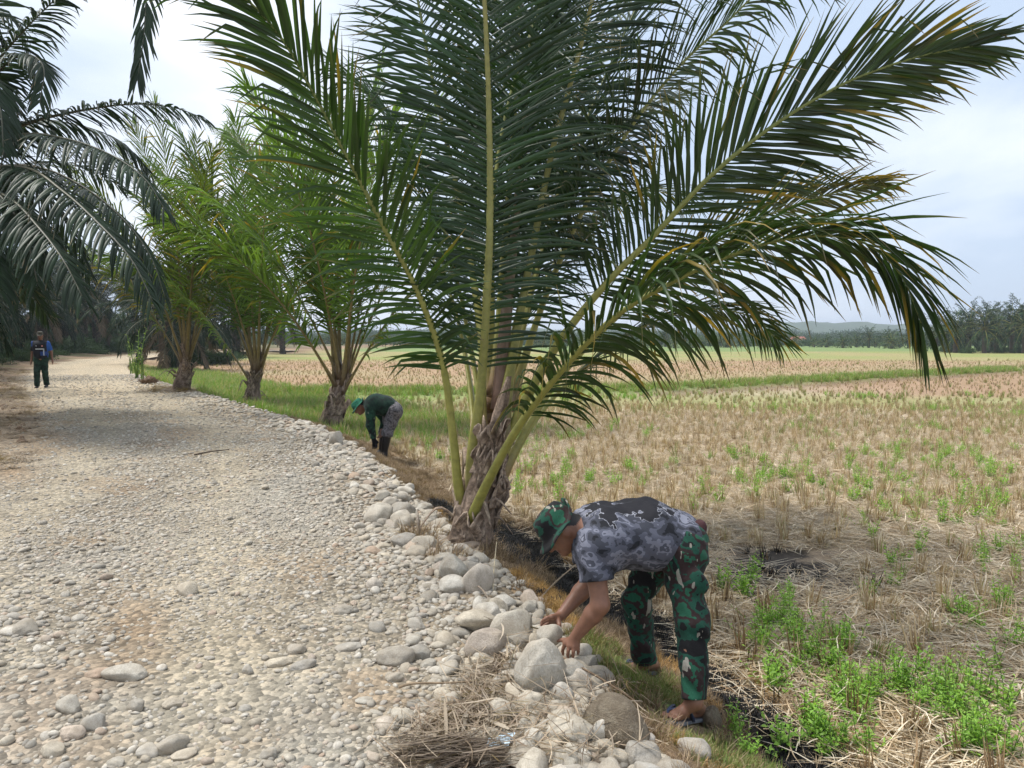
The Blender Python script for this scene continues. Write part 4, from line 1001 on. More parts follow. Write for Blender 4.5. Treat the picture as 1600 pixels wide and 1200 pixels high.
# ================================================================ stones
GS = [mesh_data('pebble', *stone_shape(500 + k, 2, (1, random.Random(k).uniform(0.62, 0.95), random.Random(k + 50).uniform(0.38, 0.65)), 0.3, 3), M['stone']) for k in range(12)]
gcol = protos('proto_pebble', GS)
rs = np.random.RandomState(501)
def gravel(name, cell, y0, y1, rmin, rmax, thr, sink, label):
    xs, ys = np.meshgrid(np.arange(-34, 2, cell), np.arange(y0, y1, cell)); x, y = xs.ravel(), ys.ravel()
    px0 = 800 + FPX * x / np.maximum(y, 0.5); k0 = (px0 > -120) & (px0 < 1300); x, y = x[k0], y[k0]
    x = x + rs.uniform(-0.5, 0.5, len(x)) * cell; y = y + rs.uniform(-0.5, 0.5, len(y)) * cell
    s_ = lateral(x, y); k = (s_ > -RW + 0.1) & (s_ < 0.16) & inview(x, y); x, y, s_ = x[k], y[k], s_[k]
    patch = fbm(x * 0.9, y * 0.9, 103, 3)
    pr = thr * (1 - 0.75 * dirt_mask(x, y)) * (1 - (0.0 if rmax < 0.025 else 0.6) * rut_mask(x, y)) * np.clip(0.6 + 1.6 * (patch - 0.35), 0.35, 1.0) * sstep(-RW + 0.1, -RW + 1.1, s_)
    k = rs.rand(len(x)) < pr; x, y, s_ = x[k], y[k], s_[k]
    r = rmin + (rmax - rmin) * rs.rand(len(x)) ** 1.8; r = r * (0.85 + 0.65 * sstep(-1.1, -0.15, s_) + 0.35 * sstep(-1.6, -3.2, s_) * sstep(6, 4, y))
    n = len(x); pts = np.stack([x, y, H(x, y) + r * sink], 1)
    rot = np.stack([rs.normal(0, 0.22, n), rs.normal(0, 0.22, n), rs.uniform(0, 6.28, n)], 1)
    return scatter(name, pts, rot, r, rs.randint(0, 12, n), gcol, label, 'gravel')
gravel('gravel', 0.027, 1.9, 7.0, 0.007, 0.020, 0.8, 0.25, 'fine loose pebbles of the road surface')
gravel('gravel', 0.047, 1.9, 12.0, 0.012, 0.033, 0.9, 0.26, 'palm-sized river pebbles covering the road')
gravel('gravel', 0.16, 1.9, 14.0, 0.026, 0.054, 0.36, 0.22, 'larger pebbles scattered over the road')
gravel('gravel', 0.085, 12.0, 32.0, 0.022, 0.046, 0.65, 0.25, 'pebbles of the farther road')

BIG = [mesh_data('stone', *stone_shape(600 + k, 4, (1, random.Random(k + 7).uniform(0.68, 0.95), random.Random(k + 90).uniform(0.5, 0.8)), 0.30, 4), M['stone']) for k in range(14)]
def stone(px, py, w, h, label, group=None, k=None, rs=rs, tilt=0.2, sink=0.2, cat='stone', yaw=None, name='stone', mat=None, grow=1.27):
    """stone whose outline is w by h pixels around (px, py)"""
    p = G(px, py + h * 0.30); d = (p[1]) * _cp; sx = w / FPX * d * 0.5 * grow; view = math.atan2(CAMH - p[2], p[1])
    hh = h / FPX * d * 0.5 * grow
    k = rs.randint(len(BIG)) if k is None else k
    o = link(name, BIG[k]); yaw = rs.uniform(-0.6, 0.6) if yaw is None else yaw
    sy = sx * rs.uniform(0.8, 1.05); sz = max((hh - 0.35 * sy * 0.8 * math.sin(view)) / math.cos(view) / 0.62, 0.35 * sx)
    o.scale = (sx, sy, sz * 1.1); o.location = (p[0], p[1] + 0.0, p[2] + sz * 0.62 * (1 - sink * 2) ); o.rotation_euler = (rs.normal(0, tilt * .5), rs.normal(0, tilt * .5), yaw)
    if mat: 
        o.material_slots[0].link = 'OBJECT'; o.material_slots[0].material = mat
    return tag(o, label, cat, group)
LB = 'big stones along the road edge'; LR = 'stones lying on the road'
named = [
 (847, 1057, 66, 84, 'largest upright boulder at the road edge, just below the hand-held stone', LB, 0), (889, 1055, 38, 44, 'grey stone wedged between the largest boulder and the green grass', LB, 1),
 (879, 1090, 30, 30, 'small stone under the right side of the largest boulder', LB, 2), (827, 1103, 48, 30, 'flat grey stone at the foot of the largest boulder', LB, 3), (888, 1138, 74, 40, 'pale oval boulder below the largest boulder', LB, 4),
 (944, 1152, 36, 38, 'pointed stone leaning on the wide soil-covered slab', LB, 11), (872, 1111, 40, 26, 'stone tucked between the pale oval boulder and the largest boulder', LB, 6), (933, 1168, 48, 22, 'low stone at the bottom beneath the pointed stone', LB, 7),
 (799, 985, 60, 52, 'rounded boulder beside the bending man\'s far hand', LB, 8), (760, 1013, 60, 44, 'brownish rounded boulder left of the largest boulder', LB, 9), (812, 1005, 40, 30, 'stone in the gap between the two rounded boulders', LB, 10),
 (749, 970, 62, 28, 'long flat stone behind the brownish rounded boulder', LB, 11), (837, 1007, 24, 32, 'narrow upright stone left of the hand-held stone', LB, 12), (745, 910, 40, 36, 'rounded stone in the edge row nearest the dry grass', LB, 13),
 (708, 892, 42, 40, 'block-like stone in the edge row below the big palm', LB, 0), (738, 894, 26, 20, 'small dark stone behind the block-like stone', LB, 3), (710, 916, 46, 22, 'flat stone in front of the block-like stone', LB, 5),
 (663, 852, 36, 26, 'brown oval stone touching the foot of the big palm', LB, 8), (630, 847, 36, 26, 'grey oval stone left of the brown oval stone by the palm', LB, 1), (631, 815, 34, 24, 'grey stone left of the pointed palm stump', LB, 2), (629, 800, 32, 24, 'stone behind the grey stone at the palm', LB, 4),
 (593, 808, 44, 32, 'squarish brownish stone in the edge row left of the palm', LB, 9), (619, 1024, 54, 34, 'large smooth stone lying alone on the road before the dry leaf heap', LR, 6), (615, 1059, 27, 18, 'small brown stone just below the large smooth stone', LR, 7),
 (630, 1117, 38, 28, 'cream stone lying on the gravel left of the dry leaf heap', LR, 10), (656, 1020, 38, 26, 'flat stone right beside the large smooth stone', LR, 11), (669, 1036, 24, 18, 'small blue-grey stone by the large smooth stone', LR, 12),
 (708, 1036, 26, 20, 'small round stone above the dry leaf heap', LR, 13), (745, 1047, 30, 18, 'pale stone at the upper end of the dry leaf heap', LR, 2), (770, 1041, 30, 18, 'blue-grey flat stone by the upper end of the leaf heap', LR, 3),
 (582, 862, 30, 15, 'flat pale stone on the gravel left of the palm', LR, 5), (541, 1011, 40, 15, 'flat tan stone in the middle of the gravel', LR, 7), (535, 953, 34, 15, 'flat pale stone half sunk in mid road', LR, 3), (567, 1094, 28, 14, 'flat grey pebble left of the cream stone', LR, 1),
 (756, 1163, 28, 18, 'small white stone in the dry leaf heap', LR, 8), (38, 980, 46, 26, 'pale domed stone at the far left of the road', LR, 4), (197, 1050, 66, 28, 'long grey stone lying in the brown soil patch', LR, 11), (155, 1051, 36, 18, 'tan stone at the left end of the long grey stone', LR, 6),
 (273, 1098, 32, 20, 'squarish tan stone right of the soil patch', LR, 0), (213, 1103, 32, 22, 'brownish stone below the long grey stone', LR, 9), (145, 1128, 37, 30, 'rounded grey stone in the lower left cluster', LR, 8), (115, 1143, 37, 26, 'reddish-brown stone touching the rounded grey stone', LR, 10),
 (107, 1103, 46, 26, 'slanted tan stone above the lower left cluster', LR, 5), (83, 1170, 34, 28, 'upright grey stone at the bottom left', LR, 12), (233, 1172, 38, 20, 'cream stone at the bottom left of the frame', LR, 2), (267, 1163, 48, 26, 'leaning bluish-grey slab next to the cream stone', LR, 13),
 (285, 1178, 40, 18, 'bluish-grey stone in front of the leaning slab', LR, 1), (177, 1193, 32, 14, 'cream stone at the bottom rim', LR, 3), (432, 1035, 40, 18, 'long tan stone in the centre of the lower road', LR, 7), (463, 1014, 28, 18, 'tan stone above the long tan stone', LR, 4),
 (474, 1038, 38, 17, 'slanted stone right of the long tan stone', LR, 6), (387, 1047, 20, 20, 'round pale pebble left of the long tan stone', LR, 0), (293, 922, 38, 22, 'pale wedge-shaped stone above the soil patch', LR, 5), (420, 1178, 30, 18, 'broken pale stone at the bottom centre left', LR, 9),
 (525, 688, 19, 22, 'white upright stone at the road edge by the crouched man', LB, 8), (858, 1165, 30, 18, 'tan stone among the fibres right of the heap', LB, 1), (965, 1185, 34, 22, 'small grey stone under the wide slab', LB, 7), (905, 1190, 36, 18, 'pale flat stone at the bottom below the edge boulders', LB, 2),
 (1085, 1172, 42, 34, 'half-buried brown stone below the man\'s sandal', LB, 10), (905, 1165, 26, 20, 'small stone right under the pale oval boulder', LB, 6), (775, 950, 30, 20, 'grey stone behind the rounded boulder by the far hand', LB, 3),
]
for a in named: stone(a[0], a[1], a[2], a[3], a[4], a[5], a[6], grow=1.27 if a[5] == LB else 1.08, sink=0.2 if a[5] == LB else 0.26)
def soil_stone_mat():
    m, N, L, b, out = new_mat('soil_covered_stone')
    p = coord(N); f = noise_n(N, L, p, 3.0, 6, 0.7); f2 = noise_n(N, L, p, 22, 4, 0.7)
    c = ramp(N, L, f, [(0.3, (0.13, 0.095, 0.06)), (0.5, (0.22, 0.175, 0.12)), (0.75, (0.33, 0.28, 0.20))])
    c = mixc(N, L, 1.0, c, ramp(N, L, f2, [(0.3, (0.7,) * 3), (0.7, (1.2,) * 3)]), 'MULTIPLY')
    L(c, b.inputs['Base Color']); b.inputs['Roughness'].default_value = 0.95; bump(N, L, b, f2, 0.7, 0.06); return m
M['soilstone'] = soil_stone_mat()
stone(962, 1132, 125, 72, 'wide soil-covered slab in front of the man\'s sandalled foot', LB, 5, yaw=-0.5, mat=M['soilstone'], sink=0.3, grow=1.1)
stone(1110, 1128, 29, 30, 'round brown ball-shaped stone behind the sandal heel', None, 8, mat=M['soilstone'], sink=0.08)
# the rest of the edge band
rs = np.random.RandomState(521); cnt = 0
while cnt < 225:
    yy = 2.4 + 12.5 * rs.rand() ** 1.5; ss = 0.14 - abs(rs.normal(0, 0.42)); x_ = float(edge_x(yy)) + ss * 1.08
    r = rs.uniform(0.04, 0.085) * (1.15 if ss > -0.35 else 0.85)
    px0, py0, _ = pix(x_, yy, 0)
    if 830 < px0 < 900 and 960 < py0 < 1030: continue
    o = link('stone', BIG[rs.randint(14)]); o.scale = (r, r * rs.uniform(0.7, 1), r * rs.uniform(0.7, 1.05)); o.location = (x_, yy, HG(x_, yy) + r * 0.22); o.rotation_euler = (rs.normal(0, .2), rs.normal(0, .2), rs.uniform(0, 6.28))
    w_ = 'bottom of the frame' if yy < 3.4 else ('bending man' if yy < 5.0 else ('big palm' if yy < 7 else ('crouched man' if yy < 12 else 'far palms')))
    row = 'outer rim' if ss > 0 else ('middle' if ss > -0.35 else 'road side'); sz = 'large' if r > 0.08 else ('fist-sized' if r > 0.055 else 'small')
    tag(o, '%s cobble on the %s of the stone band near the %s' % (sz, row, w_), 'stone', '%s edge cobbles, %s, near the %s' % (sz, row, w_)); cnt += 1
# ================================================================ people: bodies and clothes as smooth blended volumes
class Vol:
    def __init__(s): s.p = []; s.cuts = []; s.disp = None
    def cone(s, a, b, ra, rb, k=0.02):
        a, b = np.asarray(a, float), np.asarray(b, float); m = max(ra, rb) + k + 0.03
        def f(X):
            ba = b - a; t = np.clip(((X - a) @ ba) / max(ba @ ba, 1e-9), 0, 1)
            return np.linalg.norm(X - (a + t[..., None] * ba), axis=-1) - (ra + t * (rb - ra))
        s.p.append((f, np.minimum(a, b) - m, np.maximum(a, b) + m, k)); return s
    def chain(s, pts, rs_, k=0.02):
        for q in range(len(pts) - 1): s.cone(pts[q], pts[q + 1], rs_[q], rs_[q + 1], k)
        return s
    def ell(s, c, r, R=None, k=0.02):
        c = np.asarray(c, float); r = np.asarray(r, float); R = np.eye(3) if R is None else np.asarray(R, float); m = r.max() + k + 0.03
        def f(X):
            q = (X - c) @ R.T; k0 = np.linalg.norm(q / r, axis=-1); k1 = np.linalg.norm(q / (r * r), axis=-1)
            return k0 * (k0 - 1) / np.maximum(k1, 1e-6)
        s.p.append((f, c - m, c + m, k)); return s
    def cut(s, c, n, near=None): s.cuts.append((np.asarray(c, float), nrm(np.asarray(n, float)), near)); return s
    def build(s, h):
        lo = np.min([q[1] for q in s.p], 0); hi = np.max([q[2] for q in s.p], 0); n = np.ceil((hi - lo) / h).astype(int) + 1
        D = np.full(n, 0.25, np.float32)
        for f, a, b, k in s.p:
            i0 = np.maximum(((a - lo) / h).astype(int), 0); i1 = np.minimum(np.ceil((b - lo) / h).astype(int) + 1, n)
            g = np.stack(np.meshgrid(*[lo[c] + h * np.arange(i0[c], i1[c]) for c in range(3)], indexing='ij'), -1)
            d = f(g).astype(np.float32); sl = tuple(slice(i0[c], i1[c]) for c in range(3)); o = D[sl]
            hh = np.clip(0.5 + 0.5 * (o - d) / k, 0, 1); D[sl] = o * (1 - hh) + d * hh - k * hh * (1 - hh)
        if s.disp or s.cuts:
            idx = np.argwhere(np.abs(D) < 0.06 + 0.0); 
            if s.disp:
                P = lo + idx * h; D[tuple(idx.T)] += s.disp(P).astype(np.float32)
            if s.cuts:
                idx = np.argwhere(D < 0.03); P = lo + idx * h; v = D[tuple(idx.T)]
                for c, nn, near in s.cuts:
                    e = (P - c) @ nn
                    if near is not None: e = np.where(np.linalg.norm(P - c, axis=1) < near, e, -1)
                    v = np.maximum(v, e)
                D[tuple(idx.T)] = v
        return surface_net(D, lo, h)
def surface_net(D, lo, h):
    S = D < 0; nx, ny, nz = D.shape
    cnt = np.zeros((nx - 1, ny - 1, nz - 1), np.int8)
    for a in (0, 1):
        for b in (0, 1):
            for c in (0, 1): cnt += S[a:nx - 1 + a, b:ny - 1 + b, c:nz - 1 + c]
    act = (cnt > 0) & (cnt < 8); ijk = np.argwhere(act); idx = np.full(act.shape, -1, np.int64); idx[act] = np.arange(len(ijk))
    cor = np.array([(a, b, c) for a in (0, 1) for b in (0, 1) for c in (0, 1)])
    dv = np.stack([D[ijk[:, 0] + a, ijk[:, 1] + b, ijk[:, 2] + c] for a, b, c in cor], 1)
    acc = np.zeros((len(ijk), 3)); m = np.zeros(len(ijk))
    for p in range(8):
        for q in range(p + 1, 8):
            if abs(cor[p] - cor[q]).sum() != 1: continue
            x = (dv[:, p] < 0) != (dv[:, q] < 0); t = dv[x, p] / (dv[x, p] - dv[x, q])
            acc[x] += cor[p] + t[:, None] * (cor[q] - cor[p]); m[x] += 1
    V = lo + h * (ijk + acc / m[:, None]); F = []
    for ax in range(3):
        o1, o2 = [(1, 2), (2, 0), (0, 1)][ax]
        A = np.take(S, range(0, S.shape[ax] - 1), ax); B = np.take(S, range(1, S.shape[ax]), ax)
        e = np.argwhere(A != B); e = e[(e[:, o1] > 0) & (e[:, o2] > 0) & (e[:, o1] < D.shape[o1] - 1) & (e[:, o2] < D.shape[o2] - 1)]
        inside = A[tuple(e.T)]
        u, v = np.zeros(3, int), np.zeros(3, int); u[o1] = 1; v[o2] = 1
        q = np.stack([idx[tuple((e - u - v).T)], idx[tuple((e - v).T)], idx[tuple(e.T)], idx[tuple((e - u).T)]], 1)
        q[~inside] = q[~inside][:, ::-1]; F.append(q)
    F = np.concatenate(F); F = F[(F >= 0).all(1)]
    for _ in range(1):                              # a light smoothing pass
        sm = np.zeros_like(V); c = np.zeros(len(V))
        for k in range(4):
            for kk in (1, 3): np.add.at(sm, F[:, k], V[F[:, (k + kk) % 4]]); np.add.at(c, F[:, k], 1)
        V = 0.5 * V + 0.5 * sm / np.maximum(c, 1)[:, None]
    return V, F
def folds(amp, sc_=1.0, seed=0):
    def f(P):
        q = P * 11 * sc_ + seed
        w = np.sin(q[:, 1] * 1.3 + np.sin(q[:, 0] * 1.1) * 1.7) + np.sin(q[:, 2] * 1.9 + q[:, 0] * 0.8 + np.sin(q[:, 1] * 1.7 + seed)) + 0.5 * np.sin(q[:, 0] * 4.1 + q[:, 2] * 3.3 + np.sin(q[:, 1] * 3))
        return amp * w / 2.5
    return f
def camo_mat(name, cols, scale=7.0, thr=(0.42, 0.5, 0.58), slash=None, slash_col=(0.4, 0.38, 0.32), stretch=(1, 1, 1), rough=0.85, weave=0.25):
    m, N, L, b, out = new_mat(name)
    p = vec_scale(N, L, coord(N), stretch)
    f = noise_n(N, L, p, scale, 2.5, 0.5); f.node.inputs['Distortion'].default_value = 0.9
    g = noise_n(N, L, vec_scale(N, L, p, (1.07, 0.93, 1.2)), scale * 1.6, 3, 0.55)
    mx = N('ShaderNodeMath', operation='MULTIPLY_ADD'); L(g, mx.inputs[0]); mx.inputs[1].default_value = 0.45; 
    h = N('ShaderNodeMath', operation='MULTIPLY'); L(f, h.inputs[0]); h.inputs[1].default_value = 0.55; L(h.outputs[0], mx.inputs[2])
    c = ramp(N, L, mx.outputs[0], [(0, cols[0])] + [(t, cc) for t, cc in zip(thr, cols[1:])], 'CONSTANT')
    if slash:
        s_ = noise_n(N, L, vec_scale(N, L, p, (2.2, 1.0, 0.8)), scale * 1.9, 2, 0.5)
        c = mixc(N, L, ramp(N, L, s_, [(0, (0, 0, 0)), (slash, (1, 1, 1))], 'CONSTANT'), c, slash_col)
    w = noise_n(N, L, p, 160, 2, 0.6)
    c = mixc(N, L, 1.0, c, ramp(N, L, w, [(0.3, (0.85,) * 3), (0.7, (1.12,) * 3)]), 'MULTIPLY')
    L(c, b.inputs['Base Color']); b.inputs['Roughness'].default_value = rough; b.inputs['Specular IOR Level'].default_value = 0.2
    b.inputs['Sheen Weight'].default_value = 0.05
    bump(N, L, b, noise_n(N, L, p, 28, 3, 0.5), weave, 0.012)
    return m
M['woodland'] = camo_mat('green_woodland_camouflage', [(0.009, 0.009, 0.010), (0.011, 0.056, 0.037), (0.027, 0.016, 0.016), (0.016, 0.082, 0.048)], 7.0, (0.455, 0.515, 0.575), 0.655, (0.24, 0.225, 0.19))
M['greencamo'] = camo_mat('dark_green_camouflage', [(0.008, 0.012, 0.010), (0.010, 0.034, 0.022), (0.016, 0.060, 0.036), (0.012, 0.03, 0.02)], 8.0, (0.44, 0.52, 0.60), 0.67, (0.13, 0.15, 0.12))
M['greycamo'] = camo_mat('grey_camouflage_trousers', [(0.045, 0.042, 0.045), (0.10, 0.095, 0.10), (0.16, 0.15, 0.155), (0.06, 0.055, 0.06)], 13.0, (0.43, 0.5, 0.57))
def skin_mat():
    m, N, L, b, out = new_mat('skin')
    f = noise_n(N, L, coord(N), 40, 4, 0.6)
    L(mixc(N, L, 1.0, vcol(N), ramp(N, L, f, [(0.3, (0.88,) * 3), (0.7, (1.1,) * 3)]), 'MULTIPLY'), b.inputs['Base Color'])
    b.inputs['Roughness'].default_value = 0.5; b.inputs['Specular IOR Level'].default_value = 0.4
    b.inputs['Subsurface Weight'].default_value = 0.06; b.inputs['Subsurface Radius'].default_value = (0.012, 0.005, 0.003)
    bump(N, L, b, f, 0.12, 0.004); return m
M['skin'] = skin_mat()
SKIN = np.array((0.215, 0.106, 0.067))
def plain(name, c, rough=0.6, spec=0.3, var=0.2, ns=40):
    m, N, L, b, out = new_mat(name)
    f = noise_n(N, L, coord(N), ns, 4, 0.6)
    L(mixc(N, L, 1.0, c, ramp(N, L, f, [(0.3, (1 - var,) * 3), (0.7, (1 + var,) * 3)]), 'MULTIPLY'), b.inputs['Base Color'])
    b.inputs['Roughness'].default_value = rough; b.inputs['Specular IOR Level'].default_value = spec; bump(N, L, b, f, 0.15, 0.003); return m
M['blackrubber'] = plain('black_rubber', (0.012, 0.012, 0.014), 0.45, 0.5)
M['bluerubber'] = plain('blue_sandal_rubber', (0.035, 0.05, 0.10), 0.6)
M['sole'] = plain('worn_sandal_sole', (0.13, 0.14, 0.16), 0.7)
M['darkgreen'] = plain('dark_green_cloth', (0.010, 0.028, 0.017), 0.9, 0.2)
M['darkcloth'] = plain('black_cloth', (0.010, 0.010, 0.012), 0.9, 0.2)

def head_vol(v, hc, f, u, sc_=1.0):
    f = nrm(np.asarray(f, float)); u = np.asarray(u, float); u = nrm(u - (u @ f) * f); l = np.cross(u, f); R = np.stack([f, l, u]); S_ = sc_
    at = lambda a, b, c: hc + (f * a + l * b + u * c) * S_
    v.ell(at(-0.008, 0, 0.02), np.array((0.092, 0.074, 0.092)) * S_, R, 0.02)
    v.ell(at(0.020, 0, -0.045), np.array((0.066, 0.058, 0.068)) * S_, R, 0.03)
    v.cone(at(0.070, 0, -0.085), at(0.045, 0, -0.075), 0.022 * S_, 0.035 * S_, 0.02)
    v.cone(at(0.086, 0, 0.012), at(0.104, 0, -0.028), 0.009 * S_, 0.014 * S_, 0.012)
    v.cone(at(0.086, 0.014, -0.032), at(0.086, -0.014, -0.032), 0.010 * S_, 0.010 * S_, 0.008)
    v.cone(at(0.078, 0.030, 0.028), at(0.078, -0.030, 0.028), 0.014 * S_, 0.014 * S_, 0.015)
    v.cone(at(0.080, 0.018, -0.058), at(0.080, -0.018, -0.058), 0.009 * S_, 0.009 * S_, 0.008)
    for sgn in (1, -1):
        v.ell(at(-0.006, 0.076 * sgn, -0.008), np.array((0.020, 0.010, 0.032)) * S_, R, 0.008)
        v.ell(at(0.074, 0.031 * sgn, 0.006), np.array((0.012, 0.013, 0.009)) * S_, R, 0.004)
    return R, at
def skin_colour(V, hc, R, S_=1.0, hair=True):
    q = (V - hc) @ R.T / S_; C = np.tile(SKIN, (len(V), 1)) * (0.94 + 0.12 * fbm(V[:, 0] * 30, V[:, 2] * 30, 3)[:, None])
    near = np.linalg.norm(q, axis=1) < 0.16
    def paint(mask, c): C[near & mask] = c
    paint((np.abs(q[:, 2] + 0.058) < 0.011) & (np.abs(q[:, 1]) < 0.026) & (q[:, 0] > 0.07), (0.17, 0.065, 0.05))
    for sgn in (1, -1):
        paint((np.abs(q[:, 2] - 0.028) < 0.007) & (np.abs(q[:, 1] - 0.031 * sgn) < 0.020) & (q[:, 0] > 0.06), (0.02, 0.014, 0.012))
        paint((np.abs(q[:, 2] - 0.006) < 0.008) & (np.abs(q[:, 1] - 0.031 * sgn) < 0.013) & (q[:, 0] > 0.07), (0.30, 0.28, 0.26))
        paint((np.abs(q[:, 2] - 0.006) < 0.008) & (np.abs(q[:, 1] - 0.031 * sgn) < 0.005) & (q[:, 0] > 0.07), (0.015, 0.01, 0.01))
    if hair: paint((q[:, 2] > -0.03) & (q[:, 0] < -0.018 + 0.9 * (q[:, 2] - 0.02)) & (np.abs(q[:, 1]) < 0.085) & ((q[:, 0] < -0.03) | (q[:, 2] > 0.03)), (0.012, 0.010, 0.009))
    return C
def hat(root, hc, R, S_, mat, front=-22, back=55, brim=0.062, name='hat', side=-12, cap=False, lift=0.0):
    """soft bucket hat: crown and wavy brim; cap=True gives a peaked cap"""
    f, l, u = R; hc = hc + u * lift; k = 40; a = np.linspace(0, 2 * np.pi, k, endpoint=False)
    rings = []
    rad_ = lambda rf, rl, hgt: hc[None] + S_ * (np.cos(a)[:, None] * f * rf + np.sin(a)[:, None] * l * rl + u * hgt) - f * 0.006 * S_
    for rf, rl, hg in [(0.0, 0.0, 0.128), (0.045, 0.04, 0.127), (0.080, 0.068, 0.118), (0.094, 0.079, 0.098), (0.102, 0.086, 0.060), (0.106, 0.090, 0.030)]: rings.append(rad_(rf, rl, hg))
    ang = np.radians(np.interp(np.cos(a), [-1, -0.4, 0.2, 1], [back, side * 0.5 + 10, side, front])) 
    if not cap:
        for q in (0.33, 0.66, 1.0):
            e = brim * q; rr = np.cos(ang) * e; zz = np.sin(ang) * e + 0.006 * np.sin(a * 5 + 1) * q
            rings.append(hc[None] - f * 0.006 * S_ + S_ * (np.cos(a)[:, None] * f * (0.106 + rr)[:, None] + np.sin(a)[:, None] * l * (0.090 + rr)[:, None] + u * (0.030 + zz)[:, None]))
    else:
        for q in (0.5, 1.0):
            e = 0.075 * q * np.clip((np.cos(a) - 0.45) / 0.4, 0, 1)
            rings.append(hc[None] - f * 0.006 * S_ + S_ * (np.cos(a)[:, None] * f * (0.106 + e)[:, None] + np.sin(a)[:, None] * l * 0.090 + u * (0.030 - e * 0.25 - 0.004 * q)[:, None]))
    V = np.concatenate(rings); n = len(rings); i, j = np.meshgrid(np.arange(n - 1), np.arange(k), indexing='ij')
    F = np.stack([i * k + j, (i + 1) * k + j, (i + 1) * k + (j + 1) % k, i * k + (j + 1) % k], -1).reshape(-1, 4)
    o = mesh(name, V, F, mat, root); md = o.modifiers.new('thickness', 'SOLIDIFY'); md.thickness = 0.005 * S_; return o

# ---------------------------------------------------------------- the bending man in front
gl = G(1066, 1139); fac = (gl[1] * _cp - (gl[2] - CAMH) * _sp) / 3.42
J = {k: W(v[0], v[1], v[2] * fac) for k, v in dict(pel=(1052, 846, 3.76), lh=(1063, 858, 3.68), lk=(1080, 972, 3.56), la=(1085, 1096, 3.47), lheel=(1095, 1116, 3.49), lball=(1055, 1122, 3.41), rh=(1038, 852, 3.86), rk=(995, 938, 3.90), ra=(1008, 1034, 3.99), rheel=(1020, 1046, 4.02), rball=(985, 1046, 3.97), rtoe=(972, 1049, 3.95),
    waist=(1008, 832, 3.76), chest=(945, 832, 3.72), neck=(904, 828, 3.70), head=(876, 828, 3.68), ls=(926, 856, 3.55), le=(938, 945, 3.50), lw=(899, 995, 3.58), rs=(920, 838, 3.88), re=(919, 912, 3.86), rw=(877, 961, 3.76)).items()}
mb = np.array([(J['la'][0] + J['ra'][0]) / 2, (J['la'][1] + J['ra'][1]) / 2, 0]); mb[2] = HG(mb[0], mb[1])
for k_, q_ in dict(lheel=(1094, 1124), lball=(1052, 1130), rheel=(1022, 1052), rball=(984, 1054)).items(): J[k_] = G(*q_) + (0, 0, 0.038)
for k_ in J: J[k_] = J[k_] - mb
R_ = lambda px, py, d: W(px, py, d * fac) - mb
man = empty('person', mb)
tag(man, 'person in grey camouflage shirt and green camouflage trousers bending to set a stone', 'person')
SC1 = 0.93
body = Vol()
HR, hat_at = head_vol(body, J['head'], (-0.66, -0.16, -0.74), (-0.74, 0.0, 0.66), SC1)
body.cone(J['neck'] + (0.03, 0, 0), J['head'] + np.array((0.02, 0, -0.02)), 0.056, 0.052, 0.03)
body.chain([J['pel'], J['waist'], J['chest'], J['neck']], [0.10, 0.115, 0.11, 0.06], 0.05)
for sd in ('l', 'r'):
    S_, E_, W_ = J[sd + 's'], J[sd + 'e'], J[sd + 'w']
    body.cone(J['chest'], S_, 0.09, 0.055, 0.05); body.cone(S_, E_, 0.052, 0.040, 0.03)
    mid = E_ + (W_ - E_) * 0.28
    body.cone(E_, mid, 0.039, 0.041, 0.02); body.cone(mid, W_, 0.041, 0.025, 0.015)
    H_, K_, A_ = J[sd + 'h'], J[sd + 'k'], J[sd + 'a']
    body.cone(J['pel'], H_, 0.10, 0.09, 0.05); body.cone(H_, K_, 0.078, 0.052, 0.03)
    c_ = K_ + (A_ - K_) * 0.35; body.cone(K_, c_, 0.05, 0.052, 0.02); body.cone(c_, A_, 0.052, 0.032, 0.02)
# left hand: back to the camera, fingers down beside the stone
def hand(w, knuck, tips, thumb, r=0.0082, pr=0.019):
    kc = np.mean(knuck, 0)
    for kn in knuck: body.cone(w + (kc - w) * 0.15, kn, pr * 0.95, pr * 0.72, 0.010)
    for kn, tp in zip(knuck, tips):
        mid = kn + (tp[0] - kn); body.cone(kn, tp[0], r * 1.18, r * 1.05, 0.003); body.cone(tp[0], tp[1], r * 1.05, r * 0.95, 0.003); body.cone(tp[1], tp[2], r * 0.95, r * 0.78, 0.003)
    body.cone(thumb[0], thumb[1], r * 1.7, r * 1.3, 0.008); body.cone(thumb[1], thumb[2], r * 1.25, r * 0.95, 0.004)
lk_ = [R_(883, 1006, 3.60), R_(889.5, 1009, 3.575), R_(896, 1010, 3.565), R_(902, 1008, 3.57)]
lt_ = [[R_(880, 1013, 3.60), R_(879, 1018, 3.605), R_(880, 1023, 3.615)], [R_(888, 1017, 3.565), R_(887, 1023, 3.57), R_(888, 1028, 3.58)], [R_(896, 1018, 3.555), R_(895.5, 1023.5, 3.56), R_(895, 1028, 3.57)], [R_(903, 1014, 3.565), R_(903.5, 1018, 3.57), R_(903, 1022, 3.58)]]
hand(J['lw'], lk_, lt_, [R_(890, 1000, 3.60), R_(880, 1000, 3.62), R_(870, 1001, 3.635)])
rk_ = [R_(862, 964, 3.70), R_(860.5, 968, 3.725), R_(861, 972, 3.745), R_(864, 976, 3.755)]
rt_ = [[R_(855, 965, 3.69), R_(850, 968, 3.69), R_(846, 972, 3.695)], [R_(853, 970, 3.715), R_(848, 973, 3.715), R_(845, 977, 3.715)], [R_(854, 975, 3.735), R_(849.5, 978, 3.735), R_(847, 982, 3.73)], [R_(858, 979, 3.745), R_(854, 982, 3.745), R_(852, 986, 3.74)]]
hand(J['rw'], rk_, rt_, [R_(872, 969, 3.715), R_(874, 977, 3.69), R_(875, 985, 3.675)])
